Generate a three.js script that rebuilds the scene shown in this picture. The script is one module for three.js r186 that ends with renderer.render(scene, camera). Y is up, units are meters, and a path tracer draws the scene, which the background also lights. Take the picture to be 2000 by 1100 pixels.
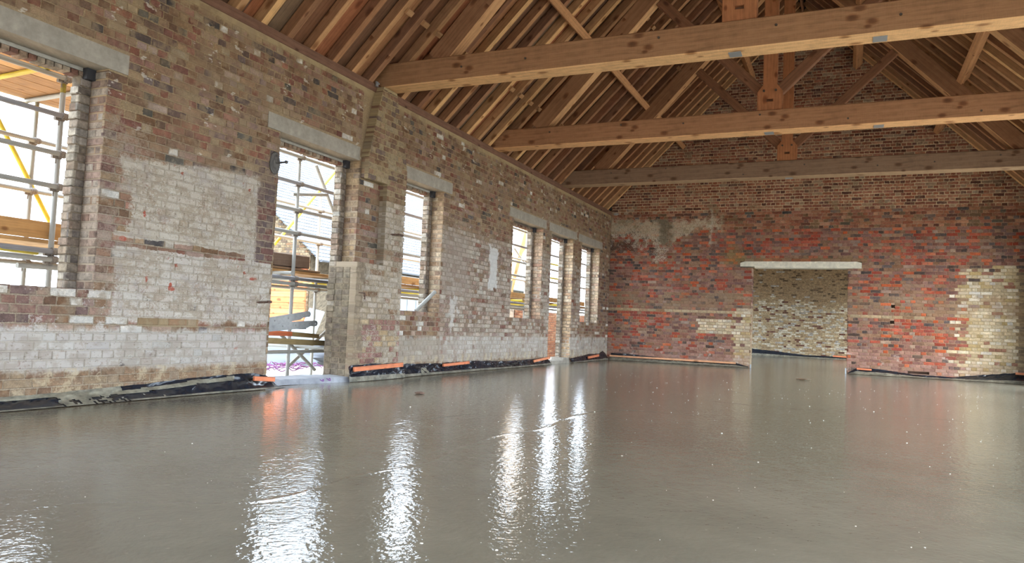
import * as THREE from 'three';
import { mergeGeometries } from 'three/addons/utils/BufferGeometryUtils.js';

// ------------------------------------------------------------------ camera, sky, exposure
const scene = new THREE.Scene();
const camera = new THREE.PerspectiveCamera(2 * Math.atan(550 / 1459.3) * 180 / Math.PI, 2000 / 1100, 0.05, 400);
camera.rotation.order = 'YXZ';
camera.position.set(6.0, 0.815, 0);
camera.rotation.set(0.0590, 0.42422, 0.041592);
camera.updateMatrixWorld();
scene.background = new THREE.Color().setRGB(0.78, 0.92, 1.08);          // even, bright overcast
const sun = new THREE.DirectionalLight(0xfff6e8, 0.7);                    // the sun far behind the cloud, a wide glow high over the open right side
sun.name = 'veiled_sun'; sun.position.set(34, 26, 12); sun.target.position.set(5, 0, -9); sun.castShadow = true; sun.shadow.radius = 110; sun.shadow.mapSize.set(4096, 4096);
Object.assign(sun.shadow.camera, { left: -30, right: 30, top: 25, bottom: -25, near: 1, far: 90 });
scene.add(sun, sun.target);
const renderer = new THREE.WebGLRenderer({ antialias: true });
renderer.toneMapping = THREE.LinearToneMapping;
renderer.toneMappingExposure = 11.4;
renderer.shadowMap.enabled = true;

// ------------------------------------------------------------------ random numbers and noise
function rngOf(seed) {
  let s = seed >>> 0;
  return () => { s = (s + 0x6D2B79F5) | 0; let t = Math.imul(s ^ (s >>> 15), 1 | s); t = (t + Math.imul(t ^ (t >>> 7), 61 | t)) ^ t; return ((t ^ (t >>> 14)) >>> 0) / 4294967296; };
}
const NS = 512;
function fbm(seed, cells, octaves, gain = 0.55) {
  const r = rngOf(seed), out = new Float32Array(NS * NS);
  let amp = 1, total = 0;
  for (let o = 0; o < octaves; o++, cells *= 2, amp *= gain) {
    if (cells > NS) break;
    const g = new Float32Array(cells * cells); for (let i = 0; i < g.length; i++) g[i] = r();
    for (let y = 0; y < NS; y++) {
      const fy = y / NS * cells, y0 = Math.floor(fy), ty = fy - y0, sy = ty * ty * (3 - 2 * ty), ya = (y0 % cells) * cells, yb = ((y0 + 1) % cells) * cells;
      for (let x = 0; x < NS; x++) {
        const fx = x / NS * cells, x0 = Math.floor(fx), tx = fx - x0, sx = tx * tx * (3 - 2 * tx), xa = x0 % cells, xb = (x0 + 1) % cells;
        const a = g[ya + xa] + (g[ya + xb] - g[ya + xa]) * sx, b = g[yb + xa] + (g[yb + xb] - g[yb + xa]) * sx;
        out[y * NS + x] += amp * (a + (b - a) * sy);
      }
    }
    total += amp;
  }
  let lo = 1e9, hi = -1e9; for (const v of out) { if (v < lo) lo = v; if (v > hi) hi = v; }
  for (let i = 0; i < out.length; i++) out[i] = (out[i] - lo) / (hi - lo);
  return out;
}
const FA = fbm(11, 8, 6, 0.6), FB = fbm(23, 8, 6, 0.6), FC = fbm(37, 64, 4, 0.6);
function sm(F, x, y) {                                                   // bilinear look-up, 1 unit = the whole tile
  x = (x - Math.floor(x)) * NS; y = (y - Math.floor(y)) * NS;
  const x0 = x | 0, y0 = y | 0, tx = x - x0, ty = y - y0, x1 = (x0 + 1) & 511, r0 = (y0 & 511) * NS, r1 = ((y0 + 1) & 511) * NS, xa = x0 & 511;
  const a = F[r0 + xa], b = F[r0 + x1], c = F[r1 + xa], d = F[r1 + x1];
  return a + (b - a) * tx + (c - a + (a - b - c + d) * tx) * ty;
}
const clamp = (x, a = 0, b = 1) => x < a ? a : x > b ? b : x;
const step = (a, b, x) => { const t = clamp((x - a) / (b - a)); return t * t * (3 - 2 * t); };
const lerp = (a, b, t) => a + (b - a) * t;
const srgb = c => new THREE.Color().setRGB(c[0] / 255, c[1] / 255, c[2] / 255, THREE.SRGBColorSpace);

// ------------------------------------------------------------------ naming and grouping
const used = {};
function numbered(name) { const n = used[name] = (used[name] ?? -1) + 1; return n ? name + '_' + String(n).padStart(3, '0') : name; }
function tag(o, label, category, group, kind) {
  o.userData.label = label; if (category) o.userData.category = category;
  if (group) o.userData.group = group; if (kind) o.userData.kind = kind;
  return o;
}
function top(o, name) { o.name = numbered(name); scene.add(o); return o; }
function thing(name, label, category, group, kind) { return tag(top(new THREE.Group(), name), label, category, group, kind); }
function mesh(geo, mat, name, parent) {
  const m = new THREE.Mesh(geo, mat); m.castShadow = m.receiveShadow = true; m.name = name; parent.add(m); return m;
}

// ------------------------------------------------------------------ geometry collector
class Geo {
  constructor() { this.p = []; this.t = []; this.c = []; }
  quad(a, b, c, d, ta, tb, tc, td, col) {
    this.p.push(...a, ...b, ...c, ...a, ...c, ...d); this.t.push(...ta, ...tb, ...tc, ...ta, ...tc, ...td);
    if (col) for (let i = 0; i < 6; i++) this.c.push(col.r, col.g, col.b);
  }
  build() {
    const g = new THREE.BufferGeometry();
    g.setAttribute('position', new THREE.Float32BufferAttribute(this.p, 3));
    g.setAttribute('uv', new THREE.Float32BufferAttribute(this.t, 2));
    if (this.c.length) g.setAttribute('color', new THREE.Float32BufferAttribute(this.c, 3));
    g.computeVertexNormals();
    return g;
  }
}
// a frame maps (u along, v up, d out of the face) to the world
const frame = (o, U, V, N) => (u, v, d) => [o[0] + U[0] * u + V[0] * v + N[0] * d, o[1] + U[1] * u + V[1] * v + N[1] * d, o[2] + U[2] * u + V[2] * v + N[2] * d];
const Y = [0, 1, 0];
const LEFT = frame([0, 0, 0], [0, 0, -1], Y, [1, 0, 0]);                 // inner face of the left wall, u = -z
const BACK_Z = -19.78;
const BACK = frame([0, 0, BACK_Z], [1, 0, 0], Y, [0, 0, 1]);             // the gable wall facing the camera, u = x
const REAR_Z = -33.5;
const REAR = frame([0, 0, REAR_Z], [1, 0, 0], Y, [0, 0, 1]);
function slab(G, fr, u0, u1, v0, v1, d0, d1, uvf, col) {                 // a box in a frame
  const P = fr, q = (a, b, c, d) => G.quad(P(...a), P(...b), P(...c), P(...d), uvf(a), uvf(b), uvf(c), uvf(d), col);
  q([u0, v0, d1], [u1, v0, d1], [u1, v1, d1], [u0, v1, d1]);
  q([u1, v0, d0], [u0, v0, d0], [u0, v1, d0], [u1, v1, d0]);
  q([u0, v0, d0], [u0, v0, d1], [u0, v1, d1], [u0, v1, d0]);
  q([u1, v0, d1], [u1, v0, d0], [u1, v1, d0], [u1, v1, d1]);
  q([u0, v1, d1], [u1, v1, d1], [u1, v1, d0], [u0, v1, d0]);
  q([u0, v0, d0], [u1, v0, d0], [u1, v0, d1], [u0, v0, d1]);
}
function brick(G, fr, b, front, back, bev, uvf, col, r) {
  const { u0, u1, v0, v1 } = b, j = () => (r() - 0.5) * 0.004, tilt = (r() - 0.5) * 0.004;
  const q = (a, b2, c, d) => G.quad(fr(...a), fr(...b2), fr(...c), fr(...d), uvf(a), uvf(b2), uvf(c), uvf(d), col);
  const R = (u, v, d) => [u, v, d];
  const B = [R(u0, v0, back), R(u1, v0, back), R(u1, v1, back), R(u0, v1, back)];
  const O = [R(u0, v0, front - bev), R(u1, v0, front - bev), R(u1, v1, front - bev), R(u0, v1, front - bev)];
  const i = bev * 1.15;
  const I = [R(u0 + i + j(), v0 + i + j(), front + tilt), R(u1 - i + j(), v0 + i + j(), front - tilt), R(u1 - i + j(), v1 - i + j(), front - tilt), R(u0 + i + j(), v1 - i + j(), front + tilt)];
  q(I[0], I[1], I[2], I[3]);
  for (let k = 0; k < 4; k++) { const n = (k + 1) & 3; q(O[k], O[n], I[n], I[k]); q(B[k], B[n], O[n], O[k]); }
}
const COURSE = 0.075, JOINT = 0.010;
// bricks laid course by course; spans(v) gives the stretches of wall that exist at height v
function lay({ v0, v1, from, to, spans, bond, r, joint = JOINT }) {
  const out = [];
  const kN = Math.ceil((v1 - v0) / COURSE - 0.2);
  for (let k = 0; k < kN; k++) {
    const lo = v0 + k * COURSE, hi = Math.min(lo + COURSE, v1), vm = (lo + hi) / 2;
    const flem = bond === 'mixed' ? (r() < 0.7) : bond === 'flemish';
    const seq = flem ? [0.225, 0.1125] : (k & 1 ? [0.1125] : [0.225]);
    let u = from - 0.5 + (flem ? (k & 1) * 0.16875 : (k & 1) * 0.05625) + (r() - 0.5) * 0.03, n = 0;
    const cuts = [];
    while (u < to + 0.5) { cuts.push(u + (r() - 0.5) * 0.012); u += seq[n++ % seq.length]; }
    for (const [a, b] of spans(vm)) {
      const inner = cuts.filter(c => c > a + 0.05 && c < b - 0.05), edges = [a, ...inner, b];
      for (let e = 0; e + 1 < edges.length; e++) {
        const jj = joint / 2 + (r() - 0.5) * 0.002;
        const w0 = edges[e] + (e ? jj : 0), w1 = edges[e + 1] - (e + 2 < edges.length ? jj : 0);
        if (w1 - w0 < 0.03) continue;
        out.push({ u0: w0, u1: w1, v0: lo + joint / 2 + (r() - 0.5) * 0.003, v1: hi - joint / 2 + (r() - 0.5) * 0.003, course: k });
      }
    }
  }
  return out;
}
// how large a piece stands in the picture, to pick the pieces that are meshes of their own
function seen(p, w, h) {
  const v = new THREE.Vector3(...p).applyMatrix4(camera.matrixWorldInverse);
  if (v.z > -0.5) return 0;
  const x = 1459.3 * v.x / -v.z, y = 1459.3 * v.y / -v.z;
  if (Math.abs(x) > 990 || Math.abs(y) > 545) return 0;
  return w * h / (v.z * v.z);
}
camera.updateMatrixWorld(true);

// ------------------------------------------------------------------ painted masonry maps
const PAL = {
  stock: [[130, 101, 77], [142, 113, 88], [124, 96, 76], [114, 88, 70], [150, 124, 96], [136, 104, 84], [122, 93, 69]],
  redbrown: [[127, 84, 66], [136, 92, 74], [118, 76, 62], [141, 100, 82]],
  dark: [[100, 83, 76], [88, 76, 72], [106, 87, 80], [92, 84, 72], [72, 65, 62]],
  pink: [[150, 122, 106], [158, 134, 116], [142, 116, 104]],
  red: [[166, 76, 54], [174, 84, 58], [152, 70, 54], [182, 98, 68], [146, 76, 62]],
  purple: [[134, 92, 78], [124, 86, 76], [142, 100, 86], [116, 86, 78]],
  gable: [[150, 92, 68], [160, 104, 76], [140, 84, 62], [168, 118, 90], [128, 76, 58], [100, 62, 48]],
  cream: [[204, 184, 150], [214, 198, 168], [196, 174, 138], [186, 166, 134], [216, 204, 182], [196, 178, 152]],
  white: [[214, 208, 198], [206, 198, 186], [196, 188, 176]],
  yellow: [[176, 152, 106], [168, 144, 100], [184, 160, 116]],
};
const pick = (list, r) => list[Math.floor(r() * list.length)];
const vary = (c, r, s = 10) => { const k = (r() - 0.5) * 2 * s, w = (r() - 0.5) * s * 0.5; return [clamp(c[0] + k + w, 0, 255), clamp(c[1] + k, 0, 255), clamp(c[2] + k - w, 0, 255)]; };
function paint({ W, H, u0, v0, w, h, bricks, mortar, coat }) {
  const data = new Uint8Array(W * H * 4), mask = new Uint8Array(W * H), t = [0, 0, 0];
  const put = (i, c, k) => { data[i] = clamp(c[0] * k, 0, 255); data[i + 1] = clamp(c[1] * k, 0, 255); data[i + 2] = clamp(c[2] * k, 0, 255); data[i + 3] = 255; };
  for (let y = 0; y < H; y++) { const v = v0 + (y + 0.5) / H * h; for (let x = 0; x < W; x++) { const u = u0 + (x + 0.5) / W * w; mortar(u, v, t); put((y * W + x) * 4, t, 0.82 + 0.34 * sm(FC, u * 1.7, v * 1.7)); } }
  for (const b of bricks) {
    const xa = Math.max(0, Math.floor((b.u0 - u0) / w * W)), xb = Math.min(W - 1, Math.ceil((b.u1 - u0) / w * W)), ya = Math.max(0, Math.floor((b.v0 - v0) / h * H)), yb = Math.min(H - 1, Math.ceil((b.v1 - v0) / h * H));
    const ox = b.u0 * 7.3, oy = b.v0 * 5.1, smear = b.smear ?? 0.35;
    for (let y = ya; y <= yb; y++) {
      const v = v0 + (y + 0.5) / H * h, dv = Math.min(v - b.v0, b.v1 - v);
      for (let x = xa; x <= xb; x++) {
        const u = u0 + (x + 0.5) / W * w, d = Math.min(dv, u - b.u0, b.u1 - u);
        const n = sm(FA, u * 2.1 + ox, v * 2.1 + oy), f = sm(FC, u * 2.3 + oy, v * 2.3 + ox), i = (y * W + x) * 4;
        if (d < (n - 0.42) * 0.016) continue;                            // mortar smeared over the arris
        const k = 0.70 + 0.34 * n + 0.28 * f, s = step(0.55, 0.8, sm(FB, u * 1.3 + oy, v * 1.3 + ox)) * smear;
        for (let c = 0; c < 3; c++) data[i + c] = clamp(lerp(b.col[c] * k, data[i + c], s), 0, 255);
        mask[y * W + x] = 1;
      }
    }
  }
  for (let y = 0; y < H; y++) {
    const v = v0 + (y + 0.5) / H * h;
    for (let x = 0; x < W; x++) {
      const i = (y * W + x) * 4, u = u0 + (x + 0.5) / W * w;
      coat(u, v, data, i, mask[y * W + x]);
    }
  }
  const tex = new THREE.DataTexture(data, W, H, THREE.RGBAFormat);
  tex.colorSpace = THREE.SRGBColorSpace; tex.magFilter = THREE.LinearFilter; tex.minFilter = THREE.LinearMipmapLinearFilter; tex.generateMipmaps = true; tex.needsUpdate = true;
  return tex;
}
function over(data, i, c, a) { if (a <= 0) return; if (a > 1) a = 1; data[i] += (c[0] - data[i]) * a; data[i + 1] += (c[1] - data[i + 1]) * a; data[i + 2] += (c[2] - data[i + 2]) * a; }
// signed distance inside a rectangle (positive inside)
const inRect = (u, v, a, b, c, d) => Math.min(u - a, b - u, v - c, d - v);
const masonryMat = map => new THREE.MeshStandardMaterial({ map, bumpMap: map, bumpScale: 0.004, roughness: 0.95 });

// a small repeating grain for everything coloured by its vertices
function grainTex(seed, lo, size = 256) {
  const F = fbm(seed, 8, 6, 0.7), data = new Uint8Array(size * size * 4);
  for (let y = 0; y < size; y++) for (let x = 0; x < size; x++) { const v = 255 * (lo + (1 - lo) * F[(y * 2) * NS + x * 2]), i = (y * size + x) * 4; data[i] = data[i + 1] = data[i + 2] = v; data[i + 3] = 255; }
  const t = new THREE.DataTexture(data, size, size); t.wrapS = t.wrapT = THREE.RepeatWrapping; t.magFilter = THREE.LinearFilter; t.minFilter = THREE.LinearMipmapLinearFilter; t.generateMipmaps = true; t.colorSpace = THREE.SRGBColorSpace; t.needsUpdate = true;
  return t;
}
const GRAIN = grainTex(71, 0.55), GRAIN_FINE = grainTex(72, 0.75);
const brickMat = new THREE.MeshStandardMaterial({ map: GRAIN, bumpMap: GRAIN, bumpScale: 0.004, roughness: 0.95, vertexColors: true });
const tileUV = s => { const ox = s * 0.37, oy = s * 0.71; return a => [a[0] * 2.2 + ox + a[2], a[1] * 2.2 + oy + a[2]]; };
const concreteMat = new THREE.MeshStandardMaterial({ map: GRAIN_FINE, color: srgb([176, 168, 154]), roughness: 0.9, bumpMap: GRAIN_FINE, bumpScale: 0.002 });
const lintelMat = new THREE.MeshStandardMaterial({ map: GRAIN_FINE, color: srgb([178, 168, 152]), roughness: 0.9 });

// ------------------------------------------------------------------ LEFT WALL
const SILL = 0.975, HEAD = 2.94, LINTEL_TOP = 3.12, EAVE = 3.96;
const LEFT_OPENINGS = [
  { id: 'window_1', u0: 2.95, u1: 4.43, v0: SILL, l0: 2.75, l1: 4.62 },
  { id: 'door_1', u0: 6.64, u1: 8.18, v0: 0, l0: 6.42, l1: 8.16 },
  { id: 'window_2', u0: 8.95, u1: 10.48, v0: SILL, l0: 8.85, l1: 10.74 },
  { id: 'window_3', u0: 13.25, u1: 14.82, v0: SILL, l0: 13.06, l1: 14.98 },
  { id: 'door_2', u0: 15.33, u1: 16.77, v0: 0, l0: 15.17, l1: 16.97 },
  { id: 'window_4', u0: 17.4, u1: 18.83, v0: SILL, l0: 17.13, l1: 19.04 },
];
function cutSpans(list, a, b) { const out = []; for (const [s, e] of list) { if (b <= s || a >= e) { out.push([s, e]); continue; } if (a - s > 0.02) out.push([s, a]); if (e - b > 0.02) out.push([b, e]); } return out; }
const rl = rngOf(5);
const wallLeft = thing('wall_left', 'long left wall of old brown brick with whitewashed patches and window openings', 'wall', null, 'structure');
{
  const L0 = 2.2, L1 = 19.78;
  const spans = v => {
    let s = [[L0, L1]];
    const jag = () => (rl() - 0.5) * 0.03;
    for (const o of LEFT_OPENINGS) {
      if (v > o.v0 && v < HEAD) s = cutSpans(s, o.u0 + (o.id === 'door_1' ? -0.02 + jag() * 1.6 : jag()), o.u1 + jag() * 0.6);
      else if (v >= HEAD && v < LINTEL_TOP) s = cutSpans(s, o.l0, o.l1);
    }
    s = cutSpans(s, 8.7, 9.08);
    if (v < 1.57 || v > 2.72) s = cutSpans(s, 8.19, 8.75);
    return s;
  };
  const bricks = lay({ v0: 0, v1: 3.9, from: L0, to: L1, spans, bond: 'mixed', r: rl });
  const inQuoin = (u, v) => (u > 6.27 && u < 6.7 && v > 1.35 && v < 2.55);
  for (const b of bricks) {
    const u = (b.u0 + b.u1) / 2, v = (b.v0 + b.v1) / 2, x = rl();
    let c, s = 0.6, proud = 0;
    if (inQuoin(u, v)) c = x < 0.75 ? [102, 84, 78] : [112, 78, 68];
    else if (v > 2.42) {
      c = x < 0.46 ? pick(PAL.stock, rl) : x < 0.68 ? pick(PAL.redbrown, rl) : x < 0.80 ? pick(PAL.pink, rl) : x < 0.90 ? pick(PAL.dark, rl) : x < 0.975 ? [154, 134, 106] : pick(PAL.white, rl);
      if (u > 9.2 && x < 0.5) c = pick(PAL.stock, rl);
    } else if (u > 10.5 && u < 17.4) c = x < 0.45 ? [174, 156, 140] : x < 0.7 ? pick(PAL.pink, rl) : x < 0.85 ? [184, 172, 156] : x < 0.95 ? pick(PAL.stock, rl) : pick(PAL.redbrown, rl);
    else if (u < 4.6) c = x < 0.3 ? [124, 92, 80] : x < 0.55 ? pick(PAL.pink, rl) : x < 0.75 ? pick(PAL.stock, rl) : x < 0.86 ? [108, 86, 80] : x < 0.93 ? [176, 164, 150] : pick(PAL.white, rl);
    else c = x < 0.5 ? pick(PAL.stock, rl) : x < 0.72 ? pick(PAL.pink, rl) : x < 0.86 ? pick(PAL.redbrown, rl) : x < 0.94 ? pick(PAL.dark, rl) : pick(PAL.white, rl);
    if (v < 0.28) { c = x < 0.6 ? [134, 108, 84] : x < 0.85 ? [124, 96, 74] : [150, 128, 102]; s = 0.7; }
    b.col = vary(c, rl, v > 2.4 ? 12 : 9); b.smear = s; b.front = proud + (rl() - 0.5) * 0.006;
  }
  const mortar = (u, v, t) => {
    const n = sm(FA, u * 0.31, v * 0.31), k = step(2.3, 2.6, v);
    t[0] = lerp(146, 150, k) + n * 14; t[1] = lerp(130, 128, k) + n * 12; t[2] = lerp(110, 98, k) + n * 10;
    if (u > 10.5 && u < 17.4 && v < 2.5 && v > 0.65) { t[0] -= 20; t[1] -= 20; t[2] -= 18; }
  };
  const WASH = [192, 183, 170], COOL = [192, 187, 179], CRUST = [186, 168, 138], BED = [172, 150, 112];
  const CHIPS = [[4.90, 1.717, 0.016, 0.036], [4.69, 1.456, 0.04, 0.024], [4.97, 1.11, 0.014, 0.036], [5.26, 1.035, 0.045, 0.02], [5.24, 1.07, 0.02, 0.03], [6.157, 0.451, 0.03, 0.02], [6.34, 1.212, 0.06, 0.018]];
  const coat = (u, v, D, i, isBrick) => {
    const n1 = sm(FA, u * 0.35 + 0.2, v * 0.35), n2 = sm(FB, u * 1.1, v * 1.1), n3 = sm(FC, u * 1.3 + 0.5, v * 1.3), f = (n1 - 0.5) * 0.5 + (n2 - 0.5) * 0.42 + (n3 - 0.5) * 0.22;
    const patchy = step(0.30, 0.52, n2 * 0.6 + n3 * 0.55);
    let a = 0, c = WASH;
    if (v > 3.80) over(D, i, BED, step(3.83, 3.92, v + f * 0.22) * 0.95);
    if (u > 4.3 && u < 6.9 && v < 2.6) {                                // the big whitewashed panel between window and doorway
      const topEdge = 2.2 + (u - 4.5) * 0.09;
      let d = inRect(u, v, 4.60, 6.34, 0.70, topEdge);
      if (v < 1.4) d = inRect(u, v, 4.60, 6.75, 0.70, topEdge);
      if (Math.abs(v - 1.43) < 0.04 + f * 0.06 && u < 6.2) d = -0.1;    // a course left bare
      if (v > 0.665 && v < 0.745 && u < 5.62 && u > 4.9) { d = -0.1; over(D, i, [160, 140, 104], 0.55); }
      if (v > 1.52 && v < 1.9) d = Math.min(d, u - 4.75 + f * 0.3);
      a = step(-0.02, 0.035, d + f * 0.13) * (0.50 + 0.42 * patchy) * (isBrick ? 1 : 0.62);
      c = v > 1.45 ? [190, 179, 162] : WASH;
      over(D, i, c, a);
      for (const [cu, cv, cw, ch] of CHIPS) { const q = 1 - Math.hypot((u - cu) / cw, (v - cv) / ch) + f * 0.9; if (q > 0) over(D, i, [166, 78, 58], step(0, 0.15, q) * 0.9); }
      if (a > 0.3) { over(D, i, [150, 132, 110], step(0.50, 0.72, sm(FB, u * 0.8 + 0.4, v * 1.3)) * 0.6 * a); over(D, i, [160, 148, 142], step(0.5, 0.7, sm(FA, u * 0.7 + 0.1, v * 0.9 + 0.6)) * 0.5 * a); over(D, i, [212, 206, 196], step(0.62, 0.74, n3) * 0.5 * a); over(D, i, [118, 102, 84], step(0.70, 0.80, sm(FC, u * 0.9 + 0.15, v * 1.1)) * 0.7 * a); }
      if (a > 0.2) over(D, i, [150, 76, 56], step(0.80, 0.86, sm(FA, u * 1.1 + 0.3, v * 1.1 + 0.1)) * 0.8);
    }
    if (v < 0.82) {                                                      // the low band
      let lo = 0.26, hi = 0.655, s = 0.92, cc = COOL;
      if (u > 9.1 && u < 10.55) { lo = 0.17; hi = 0.6; cc = [172, 162, 148]; }
      else if (u >= 10.55 && u < 15.6) { lo = 0.15; hi = 0.615; s = 0.8; }
      else if (u >= 15.6) { lo = 0.12; hi = 0.615; s = 0.85; }
      a = step(-0.02, 0.05, Math.min(v - lo, hi - v) + f * 0.16) * s * (0.42 + 0.5 * patchy) * (isBrick ? 1 : 0.72);
      if (u > 10.5) a *= 0.45 + 0.55 * step(0.4, 0.55, sm(FB, u * 0.9, v * 0.35 + 0.3));
      over(D, i, cc, a); over(D, i, [150, 136, 120], step(0.52, 0.74, sm(FB, u * 0.7 + 0.6, v * 1.1 + 0.2)) * 0.55 * a); over(D, i, [120, 106, 90], step(0.70, 0.8, sm(FC, u * 0.9 + 0.35, v * 1.2)) * 0.6 * a);
    }
    if (v < 0.30) over(D, i, CRUST, step(0.52, 0.72, n2 * 0.6 + n3 * 0.4 + (0.2 - v) * 0.4) * 0.75);
    if (u > 10.5 && u < 15.5 && v > 0.62 && v < 2.7) {                   // flaking limewash on each brick
      over(D, i, [186, 174, 160], step(0.58, 0.70, n3 * 0.7 + n2 * 0.35) * 0.6);
      const d = Math.min(u - 12.22, 12.66 - u, v - 1.45, 2.28 - v);
      over(D, i, [208, 204, 198], step(0, 0.03, d + f * 0.3 - 0.02) * 0.92);
      const d2 = inRect(u, v, 10.5, 11.5, 1.25, 2.35);
      over(D, i, [158, 142, 128], step(0, 0.1, d2 + f * 0.4) * 0.55);
      const d3 = inRect(u, v, 10.75, 11.15, 0.62, 1.3);
      over(D, i, [196, 190, 182], step(0, 0.06, d3 + f * 0.5 - 0.03) * 0.8);
    }
    if (u > 14.8 && u < 15.4) over(D, i, [190, 182, 170], step(0.55, 0.68, n3 * 0.6 + n2 * 0.4) * 0.6);
    if (v > 2.3) over(D, i, [146, 123, 97], step(0.44, 0.68, n1 * 0.5 + n2 * 0.5) * 0.55);
    if (v > 2.3 && u > 5) over(D, i, [112, 84, 62], step(0.50, 0.72, sm(FA, u * 0.5 + 0.6, v * 0.6 + 0.3)) * 0.35);   // old mortar smeared over the faces
    if (v > 2.4) over(D, i, [205, 196, 182], step(0.84, 0.90, sm(FB, u * 0.9 + 0.7, v * 1.5)) * 0.75);  // flecks of old paint
    if (u < 4.6 && v > 0.6 && v < 1.0) over(D, i, [196, 188, 180], step(0.60, 0.70, n3 * 0.5 + n2 * 0.5) * 0.7);
    if (u > 4.3 && u < 4.9 && v > 1 && v < 2.6) over(D, i, [172, 156, 140], step(0.5, 0.7, n2 * 0.5 + n3 * 0.5) * 0.45);
  };
  const seams = [L0, 8.06, 13.92, L1], parts = [];
  for (let k = 0; k < 3; k++) {
    const a = seams[k] - 0.15, w = seams[k + 1] - seams[k] + 0.3, h = 4.0;
    const map = paint({ W: 2048, H: 1344, u0: a, v0: 0, w, h, bricks: bricks.filter(b => b.u1 > a && b.u0 < a + w), mortar, coat });
    parts.push({ mat: masonryMat(map), uv: p => [(p[0] - a) / w, p[1] / h] });
  }
  const ranked = bricks.map(b => ({ b, s: seen(LEFT((b.u0 + b.u1) / 2, (b.v0 + b.v1) / 2, 0), b.u1 - b.u0, b.v1 - b.v0) })).sort((p, q) => q.s - p.s);
  const rest = [new Geo(), new Geo(), new Geo()];
  ranked.forEach(({ b }, n) => {
    const uc = (b.u0 + b.u1) / 2, k = uc < seams[1] ? 0 : uc < seams[2] ? 1 : 2, G = n < 300 ? new Geo() : rest[k];
    brick(G, LEFT, b, b.front, -0.03, 0.006, parts[k].uv, null, rl);
    if (n < 300) mesh(G.build(), parts[k].mat, 'brick', wallLeft);
  });
  rest.forEach((G, k) => { mesh(G.build(), parts[k].mat, 'brick', wallLeft).userData.kind = 'stuff'; });
  // the mortar the bricks are bedded in, as thick as the wall
  for (let k = 0; k < 3; k++) {
    const G = new Geo(), a = seams[k], b = seams[k + 1], box = (u0, u1, v0, v1) => { u0 = Math.max(u0, a); u1 = Math.min(u1, b); if (u1 - u0 > 0.001) slab(G, LEFT, u0, u1, v0, v1, -0.33, -0.009, parts[k].uv); };
    let at = L0;
    for (const o of LEFT_OPENINGS) { box(at, o.u0, 0, HEAD); if (o.v0) box(o.u0, o.u1, 0, o.v0 - 0.005); at = o.u1; }
    box(at, L1 + 0.0, 0, HEAD);
    at = L0;
    for (const o of LEFT_OPENINGS) { box(at, o.l0, HEAD, LINTEL_TOP); box(o.l0, o.l1, HEAD + 0.09, LINTEL_TOP - 0.0005); at = o.l1; }
    box(at, L1, HEAD, LINTEL_TOP);
    box(L0, L1, LINTEL_TOP, EAVE);
    mesh(G.build(), parts[k].mat, 'mortar', wallLeft);
  }
  // the stretch of wall beside and behind the camera, and the one in the next room
  const G = new Geo(), col = srgb([140, 118, 94]), uv = tileUV(3);
  slab(G, LEFT, -4.5, L0, 0, EAVE, -0.33, 0, uv, col);
  let at = 20.11;
  for (const s of [20.9, 24.2, 27.5, 30.6]) { slab(G, LEFT, at, s, 0, EAVE, -0.33, 0, uv, col); slab(G, LEFT, s, s + 2.4, 3.2, EAVE, -0.33, 0, uv, col); at = s + 2.4; }
  slab(G, LEFT, at, 33.83, 0, EAVE, -0.33, 0, uv, col);
  slab(G, LEFT, 19.78, 20.11, 0, EAVE, -0.33, 0, uv, col);
  mesh(G.build(), brickMat, 'plain_masonry', wallLeft);
}

// ------------------------------------------------------------------ openings of the left wall: jambs, nibs, lintels
const REVEAL = 0.215, NIB = 0.11, THICK = 0.33;
const jambPal = {  // sky light on the reveals is put into these lightened brick colours
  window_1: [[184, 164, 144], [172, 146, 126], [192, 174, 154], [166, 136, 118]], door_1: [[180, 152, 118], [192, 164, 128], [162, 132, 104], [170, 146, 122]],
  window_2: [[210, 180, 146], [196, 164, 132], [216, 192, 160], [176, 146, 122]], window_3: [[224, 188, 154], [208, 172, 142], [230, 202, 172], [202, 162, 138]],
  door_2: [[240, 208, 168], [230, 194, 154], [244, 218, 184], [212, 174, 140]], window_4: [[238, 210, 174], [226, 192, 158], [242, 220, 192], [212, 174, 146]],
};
const openingLabels = {
  window_1: 'nearest tall window opening, cut by the left edge, with scaffold boards outside', door_1: 'tall ragged doorway left of the brick pier, loose timbers and scaffold outside', window_2: 'tall window opening right of the brick pier with a grey tube leaning inside',
  window_3: 'window opening with timbers slanting outside, third from the far corner', door_2: 'narrow bright doorway between the two farthest window openings', window_4: 'farthest window opening beside the red brick end wall',
};
const steelMat = new THREE.MeshStandardMaterial({ color: srgb([44, 43, 46]), roughness: 0.6 });
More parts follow.
